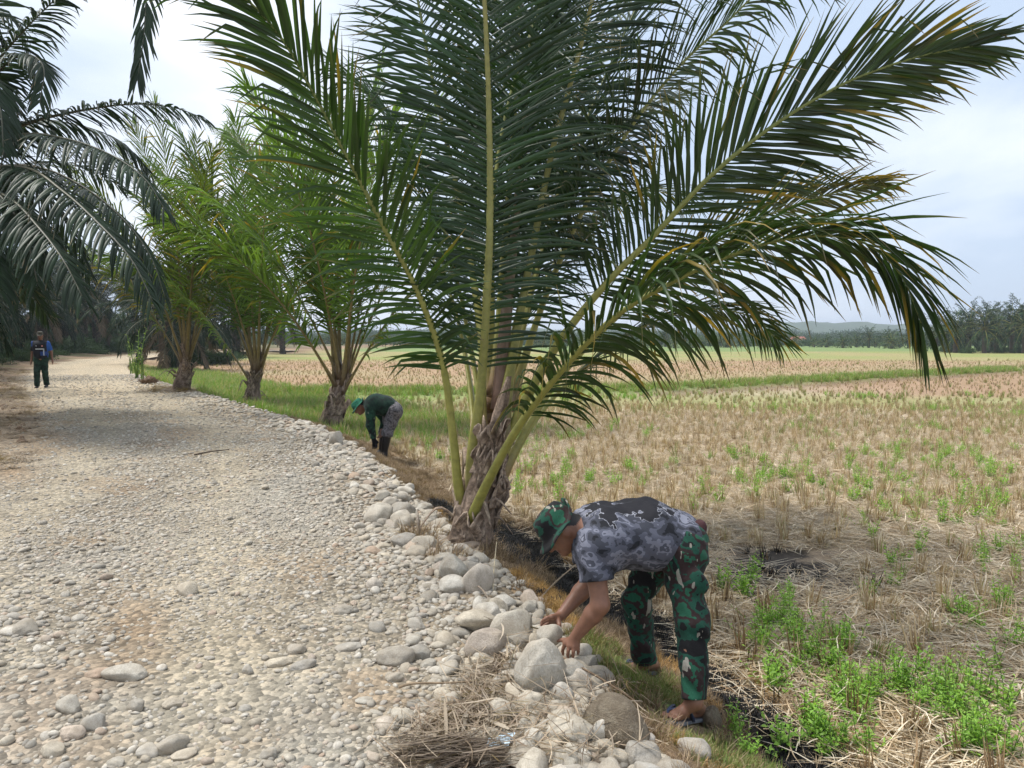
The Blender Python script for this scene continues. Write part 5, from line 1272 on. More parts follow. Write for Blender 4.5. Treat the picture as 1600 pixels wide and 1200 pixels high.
# feet
def foot(a, heel, ball, toe_dir):
    f = nrm((ball - heel) * np.array((1, 1, 0))); f = nrm(ball - heel); s_ = nrm(np.cross(UP, f)); up = np.cross(f, s_)
    top = ball * 0.55 + a * 0.45 - up * 0.014
    body.cone(a, heel + up * 0.008, 0.033, 0.026, 0.02); body.cone(a, top, 0.032, 0.024, 0.02); body.cone(heel + up * 0.004, ball - up * 0.002, 0.024, 0.016, 0.02)
    for o in (-0.022, 0.0, 0.022): body.cone(top, ball + s_ * o - up * 0.004, 0.023, 0.0135, 0.012)
    body.cone(heel + up * 0.004, ball + s_ * 0.024, 0.022, 0.014, 0.015); body.cone(heel + up * 0.004, ball - s_ * 0.024, 0.022, 0.014, 0.015)
    for o, ln, r in [(-0.031, 0.046, 0.0105), (-0.012, 0.048, 0.0078), (0.0045, 0.043, 0.0074), (0.0195, 0.037, 0.0072), (0.033, 0.029, 0.0070)]:
        st = ball + s_ * o * toe_dir - up * 0.006; m_ = st + f * ln * 0.55 + up * 0.003
        body.cone(st, m_, r * 1.05, r, 0.0035); body.cone(m_, st + f * ln - up * 0.002, r, r * 0.92, 0.0025)
    return f, s_
lf_, ls_ = foot(J['la'], J['lheel'], J['lball'], 1)
foot(J['ra'], J['rheel'], J['rball'], -1)
V, F = body.build(0.0052)
# toe and finger nails, palms lighter
C = skin_colour(V, J['head'], HR, SC1)
nd = np.min([np.linalg.norm(V - t[2], axis=1) for t in lt_ + rt_], 0); C[nd < 0.006] = (0.36, 0.21, 0.15)
mesh('body', V, F, M['skin'], man, col=C)
# shirt
def shirt_mat():
    m, N, L, b, out = new_mat('grey_splinter_camouflage_shirt')
    p = coord(N); q = vec_scale(N, L, p, (0.75, 0.9, 1.1))
    f = noise_n(N, L, q, 9, 3, 0.5); g = noise_n(N, L, q, 21, 2.5, 0.55)
    a_ = N('ShaderNodeMath', operation='MULTIPLY_ADD'); L(g, a_.inputs[0]); a_.inputs[1].default_value = 0.4; h = N('ShaderNodeMath', operation='MULTIPLY'); L(f, h.inputs[0]); h.inputs[1].default_value = 0.6; L(h.outputs[0], a_.inputs[2])
    c = ramp(N, L, a_.outputs[0], [(0, (0.013, 0.014, 0.018)), (0.42, (0.04, 0.043, 0.056)), (0.475, (0.085, 0.09, 0.118)), (0.53, (0.165, 0.172, 0.215)), (0.575, (0.06, 0.064, 0.084)), (0.62, (0.20, 0.208, 0.255))], 'CONSTANT')
    # the printed black yoke along the spine with a ragged rim
    sep = N('ShaderNodeSeparateXYZ'); L(p, sep.inputs[0])
    zc = float(J['waist'][2]); 
    n2 = noise_n(N, L, p, 13, 3, 0.55); mm = N('ShaderNodeMath', operation='MULTIPLY_ADD'); L(n2, mm.inputs[0]); mm.inputs[1].default_value = 0.22; L(sep.outputs['Z'], mm.inputs[2])
    m2 = N('ShaderNodeMath', operation='SUBTRACT'); L(mm.outputs[0], m2.inputs[0]); m2.inputs[1].default_value = zc + 0.106 + 0.11
    k = N('ShaderNodeMath', operation='MULTIPLY'); L(m2.outputs[0], k.inputs[0]); k.inputs[1].default_value = 8.0
    rim = ramp(N, L, k.outputs[0], [(0, (0, 0, 0)), (0.08, (1, 1, 1)), (0.13, (0, 0, 0))], 'CONSTANT')
    c = mixc(N, L, rim, c, (0.24, 0.245, 0.28))
    c = mixc(N, L, ramp(N, L, k.outputs[0], [(0, (0, 0, 0)), (0.12, (1, 1, 1))], 'CONSTANT'), c, (0.013, 0.013, 0.017))
    L(c, b.inputs['Base Color']); b.inputs['Roughness'].default_value = 0.8; b.inputs['Specular IOR Level'].default_value = 0.25
    bump(N, L, b, noise_n(N, L, p, 24, 3, 0.5), 0.3, 0.015); return m
M['shirt'] = shirt_mat()
yo = np.array((0, 1.0, 0))
shirt = Vol()
for o in (-0.075, 0.0, 0.075):
    rr = 1.0 if o == 0 else 0.94
    shirt.chain([J['pel'] + yo * o * 0.9 + (0.02, 0, 0.005), J['waist'] + yo * o * 0.9 + (0, 0, -0.005), J['chest'] + yo * o * 1.1 + (0, 0, -0.012), J['neck'] + yo * o * 0.9 + (0.012, 0, -0.008)], [0.122 * rr, 0.141 * rr, 0.128 * rr, 0.068], 0.06)
for sd in ('l', 'r'):
    S_, E_ = J[sd + 's'], J[sd + 'e']; shirt.cone(J['chest'] * 0.6 + S_ * 0.4, S_ + (0.01, 0, -0.01), 0.11, 0.084, 0.06); shirt.cone(S_, S_ + (E_ - S_) * 0.62, 0.080, 0.074, 0.04)
    shirt.cut(S_ + (E_ - S_) * 0.58, E_ - S_, 0.16)
_s1, _s2 = folds(0.009, 1.1, 2), folds(0.0055, 2.6, 7)
shirt.disp = lambda P: _s1(P) + _s2(P)
sp = nrm(J['waist'] - J['pel'])
shirt.cut(J['pel'] - sp * 0.055 + np.array((0, 0, 0.0)), -(sp + np.array((0, 0, 0.40))))
shirt.cut(J['neck'] + (-0.002, 0, 0), J['head'] - J['neck'], 0.13)
V, F = shirt.build(0.0075); mesh('shirt', V, F, M['shirt'], man)
# dark neckband
a = np.linspace(0, 2 * np.pi, 24, endpoint=False); nd_ = nrm(J['head'] - J['neck']); e1 = nrm(np.cross(nd_, yo)); e2 = np.cross(nd_, e1)
ringp = J['neck'] + nd_ * 0.0 + np.cos(a)[:, None] * e1 * 0.062 + np.sin(a)[:, None] * e2 * 0.062
V, F = tube(np.vstack([ringp, ringp[:1]]), 0.009, 6, cap=False); mesh('collar', V, F, M['darkcloth'], man)
# trousers
tr = Vol()
tr.cone(J['lh'] + (0.012, 0, 0), J['rh'] + (0.012, 0, 0), 0.122, 0.122, 0.05); tr.cone(J['pel'] + (0.015, 0, 0), J['pel'] * 0.5 + J['waist'] * 0.5, 0.125, 0.125, 0.05)
for sd, hem in (('l', 0.97), ('r', 0.98)):
    H_, K_, A_ = J[sd + 'h'], J[sd + 'k'], J[sd + 'a']
    tr.cone(H_, K_, 0.096, 0.070, 0.04); tr.cone(K_, A_ + (A_ - K_) * 0.1, 0.070, 0.057, 0.03)
    kn = K_ * 0.45 + H_ * 0.55; tr.ell(kn + np.array((0.03, -0.07 if sd == 'l' else 0.07, 0)), (0.05, 0.03, 0.075), None, 0.015)   # cargo pocket
    tr.cut(K_ + (A_ - K_) * hem, A_ - K_, 0.2)
_fo = folds(0.010, 1.5, 5); _fo2 = folds(0.007, 3.1, 9)
tr.disp = lambda P: _fo(P) + _fo2(P)
V, F = tr.build(0.0075); mesh('trousers', V, F, M['woodland'], man)
hat(man, J['head'], HR, SC1, M['woodland'], front=-30, back=78, brim=0.064)
# wallet pouch sticking out of the back pocket
V, F = stone_shape(3, 3, (0.03, 0.035, 0.045), 0.15, 2); mesh('pouch', V + R_(1094, 826, 3.70), F, plain('maroon_cloth', (0.05, 0.02, 0.022), 0.85), man)
def sandal(heel, ball, parent):
    f = nrm(ball - heel); s_ = nrm(np.cross(UP, f)); up = np.cross(f, s_); L_ = np.linalg.norm(ball - heel)
    c0 = heel - up * 0.036; t = np.linspace(0, 1, 25)
    x_ = -0.036 + t * (L_ + 0.098); hw = np.interp(t, [0, 0.06, 0.25, 0.5, 0.75, 0.92, 1], [0.012, 0.03, 0.035, 0.034, 0.046, 0.036, 0.014]); rows = []
    for zz, g in ((0.0, 0.97), (0.012, 1.0), (0.015, 0.97)):
        Lp = c0 + f * x_[:, None] + s_ * (hw * g)[:, None] + up * zz; Rp = c0 + f * x_[:, None] - s_ * (hw * g)[:, None] + up * zz
        rows.append(np.vstack([Lp, Rp[::-1]]))
    V = np.concatenate(rows); k = 50; i, j = np.meshgrid(np.arange(2), np.arange(k), indexing='ij')
    F = np.stack([i * k + j, (i + 1) * k + j, (i + 1) * k + (j + 1) % k, i * k + (j + 1) % k], -1).reshape(-1, 4)
    q = np.arange(24); top = np.stack([2 * k + q, 2 * k + q + 1, 2 * k + 48 - q, 2 * k + 49 - q], 1); bot = np.stack([q + 1, q, 49 - q, 48 - q], 1)
    o = mesh('sandal', V, np.concatenate([F, top, bot]), M['sole'], parent, smooth=False)
    post = ball + f * 0.016 - s_ * 0.021 + up * 0.004
    for sg in (1, -1):
        e = c0 + f * (L_ * 0.55) + s_ * sg * 0.037 + up * 0.012; mid = c0 + f * (L_ * 0.80) + s_ * sg * 0.029 + up * 0.066
        V, F = tube(catmull([e, e * 0.5 + mid * 0.5 + s_ * sg * 0.010, mid, post + up * 0.012, post - up * 0.012], 16), np.linspace(0.010, 0.006, 16), 8, flat=0.6); mesh('strap', V, F, M['bluerubber'], o)
    return o
sandal(J['lheel'], J['lball'], man)
sandal(J['rheel'], J['rball'], man)
# the stone between his hands
hs = link('stone', BIG[4]); hs.location = W(859, 993, 3.66 * fac); hs.scale = (0.060, 0.055, 0.088); hs.rotation_euler = (0.1, -0.25, 0.4)
tag(hs, 'grey stone held upright between the bending man\'s hands', 'stone')

# ---------------------------------------------------------------- the crouched man by the second palm
gl = G(598, 717); dd = gl[1] * _cp - (gl[2] - CAMH) * _sp
Q = lambda px, py, o=0.0: W(px, py, dd + o) - gl
man2 = empty('person', gl)
tag(man2, 'person in dark green top, grey camouflage trousers and black boots bending over by the palm', 'person')
K = dict(pel=Q(613, 640), lh=Q(616, 642, -0.09), rh=Q(612, 642, 0.09), lk=Q(605, 678, -0.10), rk=Q(600, 676, 0.12), la=Q(600, 708, -0.06), ra=Q(597, 704, 0.16), waist=Q(602, 634), chest=Q(586, 630), neck=Q(574, 631), head=Q(562, 636),
         ls=Q(579, 638, -0.17), le=Q(579, 664, -0.17), lw=Q(584, 686, -0.15), rs=Q(584, 633, 0.17), re=Q(601, 655, 0.14), rw=Q(597, 672, 0.02))
b2 = Vol(); HR2, _ = head_vol(b2, K['head'], (-0.70, -0.25, -0.66), (-0.66, 0, 0.74), 0.95)
b2.cone(K['neck'], K['head'] + (0.02, 0, -0.02), 0.055, 0.05, 0.03); b2.chain([K['pel'], K['waist'], K['chest'], K['neck']], [0.10, 0.11, 0.11, 0.06], 0.05)
for sd in 'lr':
    b2.cone(K[sd + 's'], K[sd + 'e'], 0.05, 0.04, 0.03); b2.cone(K[sd + 'e'], K[sd + 'w'], 0.04, 0.026, 0.02)
    b2.cone(K[sd + 'h'], K[sd + 'k'], 0.08, 0.055, 0.04); b2.cone(K[sd + 'k'], K[sd + 'a'], 0.052, 0.036, 0.02); b2.cone(K['pel'], K[sd + 'h'], 0.1, 0.09, 0.04); b2.cone(K['chest'], K[sd + 's'], 0.09, 0.055, 0.04)
    fd = nrm(np.array((-0.8, -0.5, 0))); b2.cone(K[sd + 'a'] - UP * 0.05, K[sd + 'a'] - UP * 0.065 + fd * 0.15, 0.035, 0.028, 0.03)
    w_ = K[sd + 'w']; hd = nrm(w_ - K[sd + 'e']); sv = nrm(np.cross(hd, (0.3, 1, 0)))
    b2.cone(w_, w_ + hd * 0.07, 0.024, 0.030, 0.02)
    for q in range(4): kn = w_ + hd * 0.075 + sv * (q - 1.5) * 0.019; b2.cone(kn, kn + hd * 0.045 + np.array((-0.008, -0.01, 0)), 0.0095, 0.009, 0.004); b2.cone(kn + hd * 0.045 + np.array((-0.008, -0.01, 0)), kn + hd * (0.07 - 0.006 * abs(q - 1.5)) + np.array((-0.025, -0.02, 0)), 0.009, 0.0075, 0.004)
    b2.cone(w_ + hd * 0.02 + sv * 0.02, w_ + hd * 0.06 + sv * 0.055, 0.013, 0.010, 0.008)
V, F = b2.build(0.0085); mesh('body', V, F, M['skin'], man2, col=skin_colour(V, K['head'], HR2, 0.95))
t2 = Vol()
for o in (-0.08, 0.08): t2.chain([K['pel'] + yo * o * 0.8 + (0, 0, 0.02), K['waist'] + yo * o, K['chest'] + yo * o * 1.1, K['neck'] + yo * o * 0.7], [0.115, 0.135, 0.13, 0.07], 0.06)
for sd in 'lr': t2.cone(K['chest'] * 0.6 + K[sd + 's'] * 0.4, K[sd + 's'], 0.11, 0.08, 0.06)
t2.disp = folds(0.008, 1.0, 4); sp = nrm(K['waist'] - K['pel']); t2.cut(K['pel'] + sp * 0.0, -(sp + np.array((0, 0, 0.6)))); t2.cut(K['neck'], K['head'] - K['neck'], 0.12)
V, F = t2.build(0.012); mesh('shirt', V, F, camo_mat('dull_green_camouflage_top', [(0.007, 0.012, 0.010), (0.009, 0.024, 0.017), (0.013, 0.036, 0.024), (0.009, 0.02, 0.015)], 7.0, (0.45, 0.52, 0.6)), man2)
for sd in 'lr':
    s3 = Vol(); s3.cone(K[sd + 's'], K[sd + 'e'], 0.083, 0.062, 0.04); s3.cone(K[sd + 'e'], K[sd + 'w'], 0.062, 0.044, 0.03); s3.disp = folds(0.007, 1.6, 6); s3.cut(K[sd + 'e'] + (K[sd + 'w'] - K[sd + 'e']) * 0.96, K[sd + 'w'] - K[sd + 'e'], 0.12)
    V, F = s3.build(0.011); mesh('sleeve', V, F, M['greencamo'], man2)
t3 = Vol(); t3.cone(K['lh'], K['rh'], 0.125, 0.125, 0.05); t3.cone(K['pel'], K['pel'] * 0.6 + K['waist'] * 0.4, 0.12, 0.12, 0.05)
for sd in 'lr': t3.cone(K[sd + 'h'], K[sd + 'k'], 0.115, 0.085, 0.04); t3.cone(K[sd + 'k'], K[sd + 'k'] * 0.8 + K[sd + 'a'] * 0.2, 0.085, 0.08, 0.03); t3.cut(K[sd + 'k'] * 0.88 + K[sd + 'a'] * 0.12, K[sd + 'a'] - K[sd + 'k'], 0.14)
t3.disp = folds(0.009, 1.6, 8); V, F = t3.build(0.012); mesh('trousers', V, F, M['greycamo'], man2)
for sd in 'lr':
    b3 = Vol(); b3.cone(K[sd + 'k'], K[sd + 'a'], 0.068, 0.050, 0.03); fd = nrm(np.array((-0.8, -0.5, 0))); b3.cone(K[sd + 'a'] - UP * 0.035, K[sd + 'a'] - UP * 0.055 + fd * 0.17, 0.048, 0.04, 0.04); b3.cut(K[sd + 'k'] * 0.95 + K[sd + 'a'] * 0.05, K[sd + 'k'] - K[sd + 'a'], 0.12)
    V, F = b3.build(0.011); mesh('boot', V, F, M['blackrubber'], man2)
gv = Vol(); w_ = K['lw']; hd = nrm(w_ - K['le']); sv = nrm(np.cross(hd, (0.3, 1, 0))); gv.cone(w_ - hd * 0.02, w_ + hd * 0.07, 0.036, 0.037, 0.02)
for q in range(4): kn = w_ + hd * 0.075 + sv * (q - 1.5) * 0.021; gv.cone(kn, kn + hd * 0.045 + np.array((-0.008, -0.01, 0)), 0.014, 0.013, 0.004); gv.cone(kn + hd * 0.045 + np.array((-0.008, -0.01, 0)), kn + hd * 0.068 + np.array((-0.025, -0.02, 0)), 0.013, 0.012, 0.004)
gv.cone(w_ + hd * 0.02 + sv * 0.02, w_ + hd * 0.06 + sv * 0.055, 0.018, 0.015, 0.008); V, F = gv.build(0.009); mesh('glove', V, F, M['darkcloth'], man2)
hat(man2, K['head'], HR2, 0.95, camo_mat('green_hat_camouflage', [(0.012, 0.02, 0.014), (0.015, 0.10, 0.06), (0.03, 0.15, 0.09), (0.05, 0.03, 0.03)], 9.0, (0.42, 0.5, 0.6)), front=-25, back=70)

# ---------------------------------------------------------------- the man walking up the road
g3 = G(66, 606); d3 = g3[1] * _cp - (g3[2] - CAMH) * _sp
man3 = empty('person', g3, 0.0)
tag(man3, 'person in cap, black and blue shirt and green trousers walking up the road', 'person')
hgt = 87 / FPX * d3; q3 = hgt / 1.72; f3 = nrm(np.array((0.30, -0.95, 0))); l3 = np.cross(UP, f3)      # facing the camera
A3 = lambda f, l, z: (f3 * f + l3 * l + UP * z) * q3
T = dict(pel=A3(0, 0, 0.92), waist=A3(0.01, 0, 1.08), chest=A3(0.01, 0, 1.30), neck=A3(0, 0, 1.44), head=A3(0.02, 0, 1.595), lh=A3(0, 0.09, 0.90), rh=A3(0, -0.09, 0.90), lk=A3(0.03, 0.10, 0.49), rk=A3(0.10, -0.10, 0.50), la=A3(-0.10, 0.10, 0.10), ra=A3(0.10, -0.11, 0.08),
         ls=A3(0, 0.19, 1.38), rs=A3(0, -0.19, 1.38), le=A3(-0.02, 0.275, 1.11), re=A3(-0.03, -0.24, 1.10), lw=A3(0.03, 0.31, 0.87), rw=A3(0.02, -0.26, 0.85))
b4 = Vol(); HR3, _ = head_vol(b4, T['head'], f3 + np.array((0, 0, -0.12)), UP, 0.98 * q3)
b4.cone(T['neck'], T['head'] - UP * 0.05, 0.056, 0.052, 0.03); b4.chain([T['pel'], T['waist'], T['chest'], T['neck']], [0.095, 0.095, 0.10, 0.058], 0.03)
for sd in 'lr':
    b4.cone(T['chest'], T[sd + 's'], 0.08, 0.055, 0.05); b4.cone(T[sd + 's'], T[sd + 'e'], 0.05, 0.04, 0.03); b4.cone(T[sd + 'e'], T[sd + 'w'], 0.04, 0.026, 0.02); b4.cone(T['pel'], T[sd + 'h'], 0.1, 0.09, 0.05); b4.cone(T[sd + 'h'], T[sd + 'k'], 0.08, 0.055, 0.03); b4.cone(T[sd + 'k'], T[sd + 'a'], 0.052, 0.036, 0.02)
    b4.cone(T[sd + 'a'] - UP * 0.05, T[sd + 'a'] - UP * 0.06 + f3 * 0.15, 0.035, 0.028, 0.03)
    w_ = T[sd + 'w']; hd = nrm(w_ - T[sd + 'e'] + f3 * 0.03); b4.cone(w_, w_ + hd * 0.075, 0.025, 0.030, 0.02)
    for q in range(4): kn = w_ + hd * 0.08 + f3 * (1.5 - q) * 0.019; b4.cone(kn, kn + hd * 0.045, 0.0095, 0.009, 0.004); b4.cone(kn + hd * 0.045, kn + hd * 0.075 - l3 * (0.012 if sd == 'l' else -0.012), 0.009, 0.0075, 0.004)
    b4.cone(w_ + hd * 0.02 + f3 * 0.02, w_ + hd * 0.07 + f3 * 0.05, 0.013, 0.010, 0.008)
V, F = b4.build(0.01); mesh('body', V, F, M['skin'], man3, col=skin_colour(V, T['head'], HR3, 0.98 * q3))
def polo_mat():
    m, N, L, b, out = new_mat('black_and_blue_polo')
    p = coord(N)
    def dot(v):
        n = N('ShaderNodeVectorMath', operation='DOT_PRODUCT'); L(p, n.inputs[0]); n.inputs[1].default_value = tuple(v); return n.outputs['Value']
    def win(v, a, b_):
        x = N('ShaderNodeMath', operation='GREATER_THAN'); L(v, x.inputs[0]); x.inputs[1].default_value = a
        y_ = N('ShaderNodeMath', operation='LESS_THAN'); L(v, y_.inputs[0]); y_.inputs[1].default_value = b_
        z = N('ShaderNodeMath', operation='MULTIPLY'); L(x.outputs[0], z.inputs[0]); L(y_.outputs[0], z.inputs[1]); return z.outputs[0]
    def both(a, b_):
        z = N('ShaderNodeMath', operation='MULTIPLY'); L(a, z.inputs[0]); L(b_, z.inputs[1]); return z.outputs[0]
    l, z, f = dot(l3 / q3), dot(UP / q3), dot(f3 / q3)
    c = mixc(N, L, win(l, 0.185, 1.0), (0.007, 0.008, 0.013), (0.015, 0.085, 0.34))
    c = mixc(N, L, both(win(l, -1, -0.2), win(z, 1.28, 1.5)), c, (0.012, 0.06, 0.24))
    c = mixc(N, L, both(win(z, 1.0, 1.12), win(l, 0.02, 0.2)), c, (0.015, 0.05, 0.22))
    c = mixc(N, L, both(both(win(z, 1.185, 1.215), win(l, -0.11, 0.12)), win(f, 0, 1)), c, (0.62, 0.64, 0.66))
    c = mixc(N, L, both(both(win(z, 1.0, 1.215), win(l, 0.10, 0.125)), win(f, 0, 1)), c, (0.45, 0.5, 0.58))
    c = mixc(N, L, both(both(win(z, 1.27, 1.315), win(l, 0.055, 0.10)), win(f, 0, 1)), c, (0.60, 0.25, 0.24))
    c = mixc(N, L, both(both(win(z, 1.28, 1.31), win(l, -0.10, -0.07)), win(f, 0, 1)), c, (0.45, 0.46, 0.5))
    L(c, b.inputs['Base Color']); b.inputs['Roughness'].default_value = 0.85; return m
t4 = Vol()
for o in (-0.06, 0.0, 0.06): t4.chain([T['pel'] + l3 * o + UP * 0.02, T['waist'] + l3 * o, T['chest'] + l3 * o * 1.3, T['neck'] + l3 * o * 0.5], [0.128, 0.132, 0.136, 0.068], 0.05)
for sd in 'lr': t4.cone(T['chest'] * 0.5 + T[sd + 's'] * 0.5, T[sd + 's'], 0.08, 0.062, 0.04); t4.cone(T[sd + 's'], T[sd + 'e'], 0.062, 0.06, 0.03); t4.cut(T[sd + 's'] * 0.15 + T[sd + 'e'] * 0.85, T[sd + 'e'] - T[sd + 's'], 0.11)
t4.disp = folds(0.008, 1.0, 3); t4.cut(T['pel'] - UP * 0.02, -UP); t4.cut(T['neck'] + UP * 0.03, UP, 0.12)
V, F = t4.build(0.012); mesh('shirt', V, F, polo_mat(), man3)
t5 = Vol(); t5.cone(T['lh'], T['rh'], 0.115, 0.115, 0.05)
for sd in 'lr': t5.cone(T[sd + 'h'], T[sd + 'k'], 0.108, 0.086, 0.03); t5.cone(T[sd + 'k'], T[sd + 'a'] - UP * 0.03, 0.086, 0.074, 0.03); t5.cut(T[sd + 'a'] - UP * 0.02, -UP, 0.14)
t5.disp = folds(0.01, 1.5, 7); V, F = t5.build(0.012); mesh('trousers', V, F, camo_mat('dull_green_trousers', [(0.008, 0.015, 0.011), (0.014, 0.034, 0.024), (0.02, 0.05, 0.033), (0.012, 0.025, 0.018)], 7.0), man3)
for sd in 'lr':
    b5 = Vol(); b5.cone(T[sd + 'a'] - UP * 0.045, T[sd + 'a'] - UP * 0.062 + f3 * 0.17, 0.046, 0.036, 0.04); V, F = b5.build(0.011); mesh('shoe', V, F, M['blackrubber'], man3)
hat(man3, T['head'], HR3, 0.98 * q3, camo_mat('cap_cloth', [(0.03, 0.03, 0.028), (0.06, 0.06, 0.05), (0.10, 0.09, 0.07), (0.04, 0.05, 0.04)], 20.0), name='cap', cap=True, lift=0.022)
# ================================================================ grove floor, far trees, small litter, haze
rs = np.random.RandomState(701)
cnt = 0
for q in range(70):                                  # shrubs along the left side of the road
    yy = 10 + 75 * rs.rand() ** 1.2; ss = -RW - rs.uniform(1.0, 2.8); x_ = float(edge_x(yy)) + ss * math.sqrt(1 + float(np.interp(yy, _ey, _eslope)) ** 2)
    px_, py_, _ = pix(x_, yy, 0.5)
    if px_ < -60 or cnt >= 30: continue
    o = link('shrub', PR['bush'][rs.randint(4)]); o.location = (x_, yy, HG(x_, yy) - 0.05); o.rotation_euler = (0, 0, rs.uniform(0, 6.28)); sc_ = rs.uniform(0.6, 1.15); o.scale = (sc_, sc_, sc_ * rs.uniform(0.7, 1.3))
    w_ = 'left of the walking man' if yy < 27 else 'in the shade beyond the walking man'
    tag(o, 'dark leafy shrub under the oil palms ' + w_, 'shrub', 'roadside shrubs ' + w_); cnt += 1
def band(n, x0, x1, y0, y1, s0, s1, cond, nm='bush', name='undergrowth', label='dark undergrowth beneath the oil palms', cat='undergrowth'):
    x = rs.uniform(x0, x1, n); y = rs.uniform(y0, y1, n); k = cond(lateral(x, y), x, y); P = on_ground(x[k], y[k]); P[:, 2] -= 0.05
    return scat(name, nm, P, rs, s0, s1, 0.08, label, cat)
band(900, -70, -10, 12, 105, 0.9, 2.2, lambda s, x, y: (s < -RW - 2.6))
band(400, -60, -12, 46, 110, 0.6, 1.6, lambda s, x, y: (s > 2.0) & (x < -0.36 * y + 1) & (y > 55))
band(420, -160, -46, 105, 150, 3.0, 6.5, lambda s, x, y: x < -0.40 * y - 1, name='forest', label='dark mass of trees closing the view beyond the road bend', cat='forest')
# litter and loose soil along the left side
x = rs.uniform(-24, -4, 9000); y = rs.uniform(7, 36, 9000); s_ = lateral(x, y); k = (s_ < -RW + 0.7) & (s_ > -RW - 1.6) & (rs.rand(len(x)) < 0.7)
scat('leaf_litter', 'fibre', on_ground(x[k], y[k]), rs, 0.6, 1.2, 0.2, 'dead palm leaf litter along the left side of the road', 'litter')
x = rs.uniform(-24, -4, 5000); y = rs.uniform(7, 36, 5000); s_ = lateral(x, y); k = (s_ < -RW + 0.5) & (s_ > -RW - 1.4) & (rs.rand(len(x)) < 0.45)
x, y = x[k], y[k]; n = len(x); clod = [mesh_data('clod', *stone_shape(820 + q, 2, (1, 0.9, 0.7), 0.5, 1), None, col=(0.17, 0.115, 0.075)) for q in range(4)]
M['clod'] = col_mat('soil_clod', 0.95, 0.35, 25, 0.6, 0.02)
for me in clod: me.materials.append(M['clod'])
scatter('soil_clods', on_ground(x, y), rs.uniform(0, 6, (n, 3)), rs.uniform(0.02, 0.09, n), rs.randint(0, 4, n), protos('proto_clod', clod), 'brown clods of soil along the left side of the road', 'soil')
# fibrous litter round the coconut butts
for (cx, cy, rr, nn) in [(733, 850, 0.5, 26), (513, 672, 0.8, 40), (393, 636, 0.9, 40), (283, 610, 1.1, 50)]:
    c_ = G(cx, cy); a = rs.uniform(0, 6.28, nn); r_ = rr * np.sqrt(rs.rand(nn)) ; x, y = c_[0] + r_ * np.cos(a), c_[1] + r_ * np.sin(a)
    scat('leaf_litter', 'tuft' if nn < 30 else 'fibre', on_ground(x, y), rs, 0.8, 1.4, 0.3, 'dry fibres round the foot of a coconut palm', 'litter')

# tall plant at the road bend
def tall_plant(px, py, h, label, seed):
    r2 = np.random.RandomState(seed); b = Buf(); g_weed(r2, b, 5, h, 0.16, 0.15 * h / 1.6, ((0.13, 0.22, 0.05), (0.26, 0.34, 0.10)))
    o = b.obj('tall_weed', M['weed'], smooth=False); o.location = G(px, py); return tag(o, label, 'weed')
tall_plant(214, 592, 1.9, 'tall sparse leafy weed at the right edge of the road before the bend', 1); tall_plant(224, 598, 1.1, 'shorter leafy weed beside the tall weed at the road bend', 2)
tall_plant(205, 584, 1.2, 'pale leafy weed behind the tall weed at the road bend', 5)
# torn-out root clump
b = Buf(); V, F = stone_shape(77, 3, (0.26, 0.2, 0.2), 0.7, 0); b.add(V, F, (0.12, 0.075, 0.045))
for q in range(30):
    d = nrm(rs.normal(0, 1, 3)); d[2] = abs(d[2]) * 0.6; P = catmull([d * 0.12, d * 0.25 + rs.normal(0, 0.03, 3), d * 0.36 + rs.normal(0, 0.06, 3)], 6); V, F = tube(P, np.linspace(0.015, 0.004, 6), 5, cap=False); b.add(V, F, (0.15, 0.10, 0.06))
o = b.obj('root_clump', M['twig']); o.location = G(234, 600) + (0, 0, 0.08); tag(o, 'brown torn-out root clump on the right edge of the far road', 'roots')

# ---- far palms
def crown_mesh(seed, nf, n, length, L, w, green, segs=2, levels=((80, 50), (60, 80), (35, 95), (10, 85), (-20, 60))):
    r2 = np.random.RandomState(seed); b = Buf(); az = 0
    for q in range(nf):
        el, bd = levels[int(q * len(levels) / nf)]; az += 137.5
        fr = frond(arc(az, el + r2.uniform(-8, 8), length * r2.uniform(0.85, 1.1), bd), r2, twist=(0, r2.uniform(-30, 30)), n=n, L=L, w=w, droop=1.2, vee=8, t0=0.15, a0=70, a1=25, segs=segs, r0=0.05, sample=14, green=np.array(green) * r2.uniform(0.75, 1.3), jit=1.4)
        merge_frond(b, fr)
    return b.data('crown', M['far_leaf'])
def trunk_mesh(h, r):
    zz = np.linspace(-0.3, h, 14); P = np.stack([0 * zz, 0 * zz, zz], 1); V, F = tube(P, r * (1 + 0.15 * np.sin(zz * 9)), 9); return mesh_data('trunk', V, F, M['bark'], col=(0.085, 0.07, 0.05))
CR = [crown_mesh(900 + q, 30, 22, 4.4, 0.85, 0.10, (0.020, 0.044, 0.018)) for q in range(3)]
CY = [crown_mesh(910 + q, 20, 12, 2.9, 0.75, 0.15, (0.05, 0.085, 0.032)) for q in range(3)]
TM = [trunk_mesh(3.4, 0.32), trunk_mesh(2.6, 0.32), trunk_mesh(4.0, 0.3)]; TY = trunk_mesh(0.9, 0.3)
def far_palm(px, d, crown, trunk, h, scale, label, group, name='oil_palm'):
    x_ = (px - 800) / FPX * d; root = empty(name, (x_, d, HG(x_, d)), rs.uniform(0, 6.28)); root.scale = (scale,) * 3
    tag(root, label, 'palm tree', group); link('trunk', trunk, root); c = link('crown', crown, root); c.location = (0, 0, h); return root
hs_ = [3.4, 2.6, 4.0]
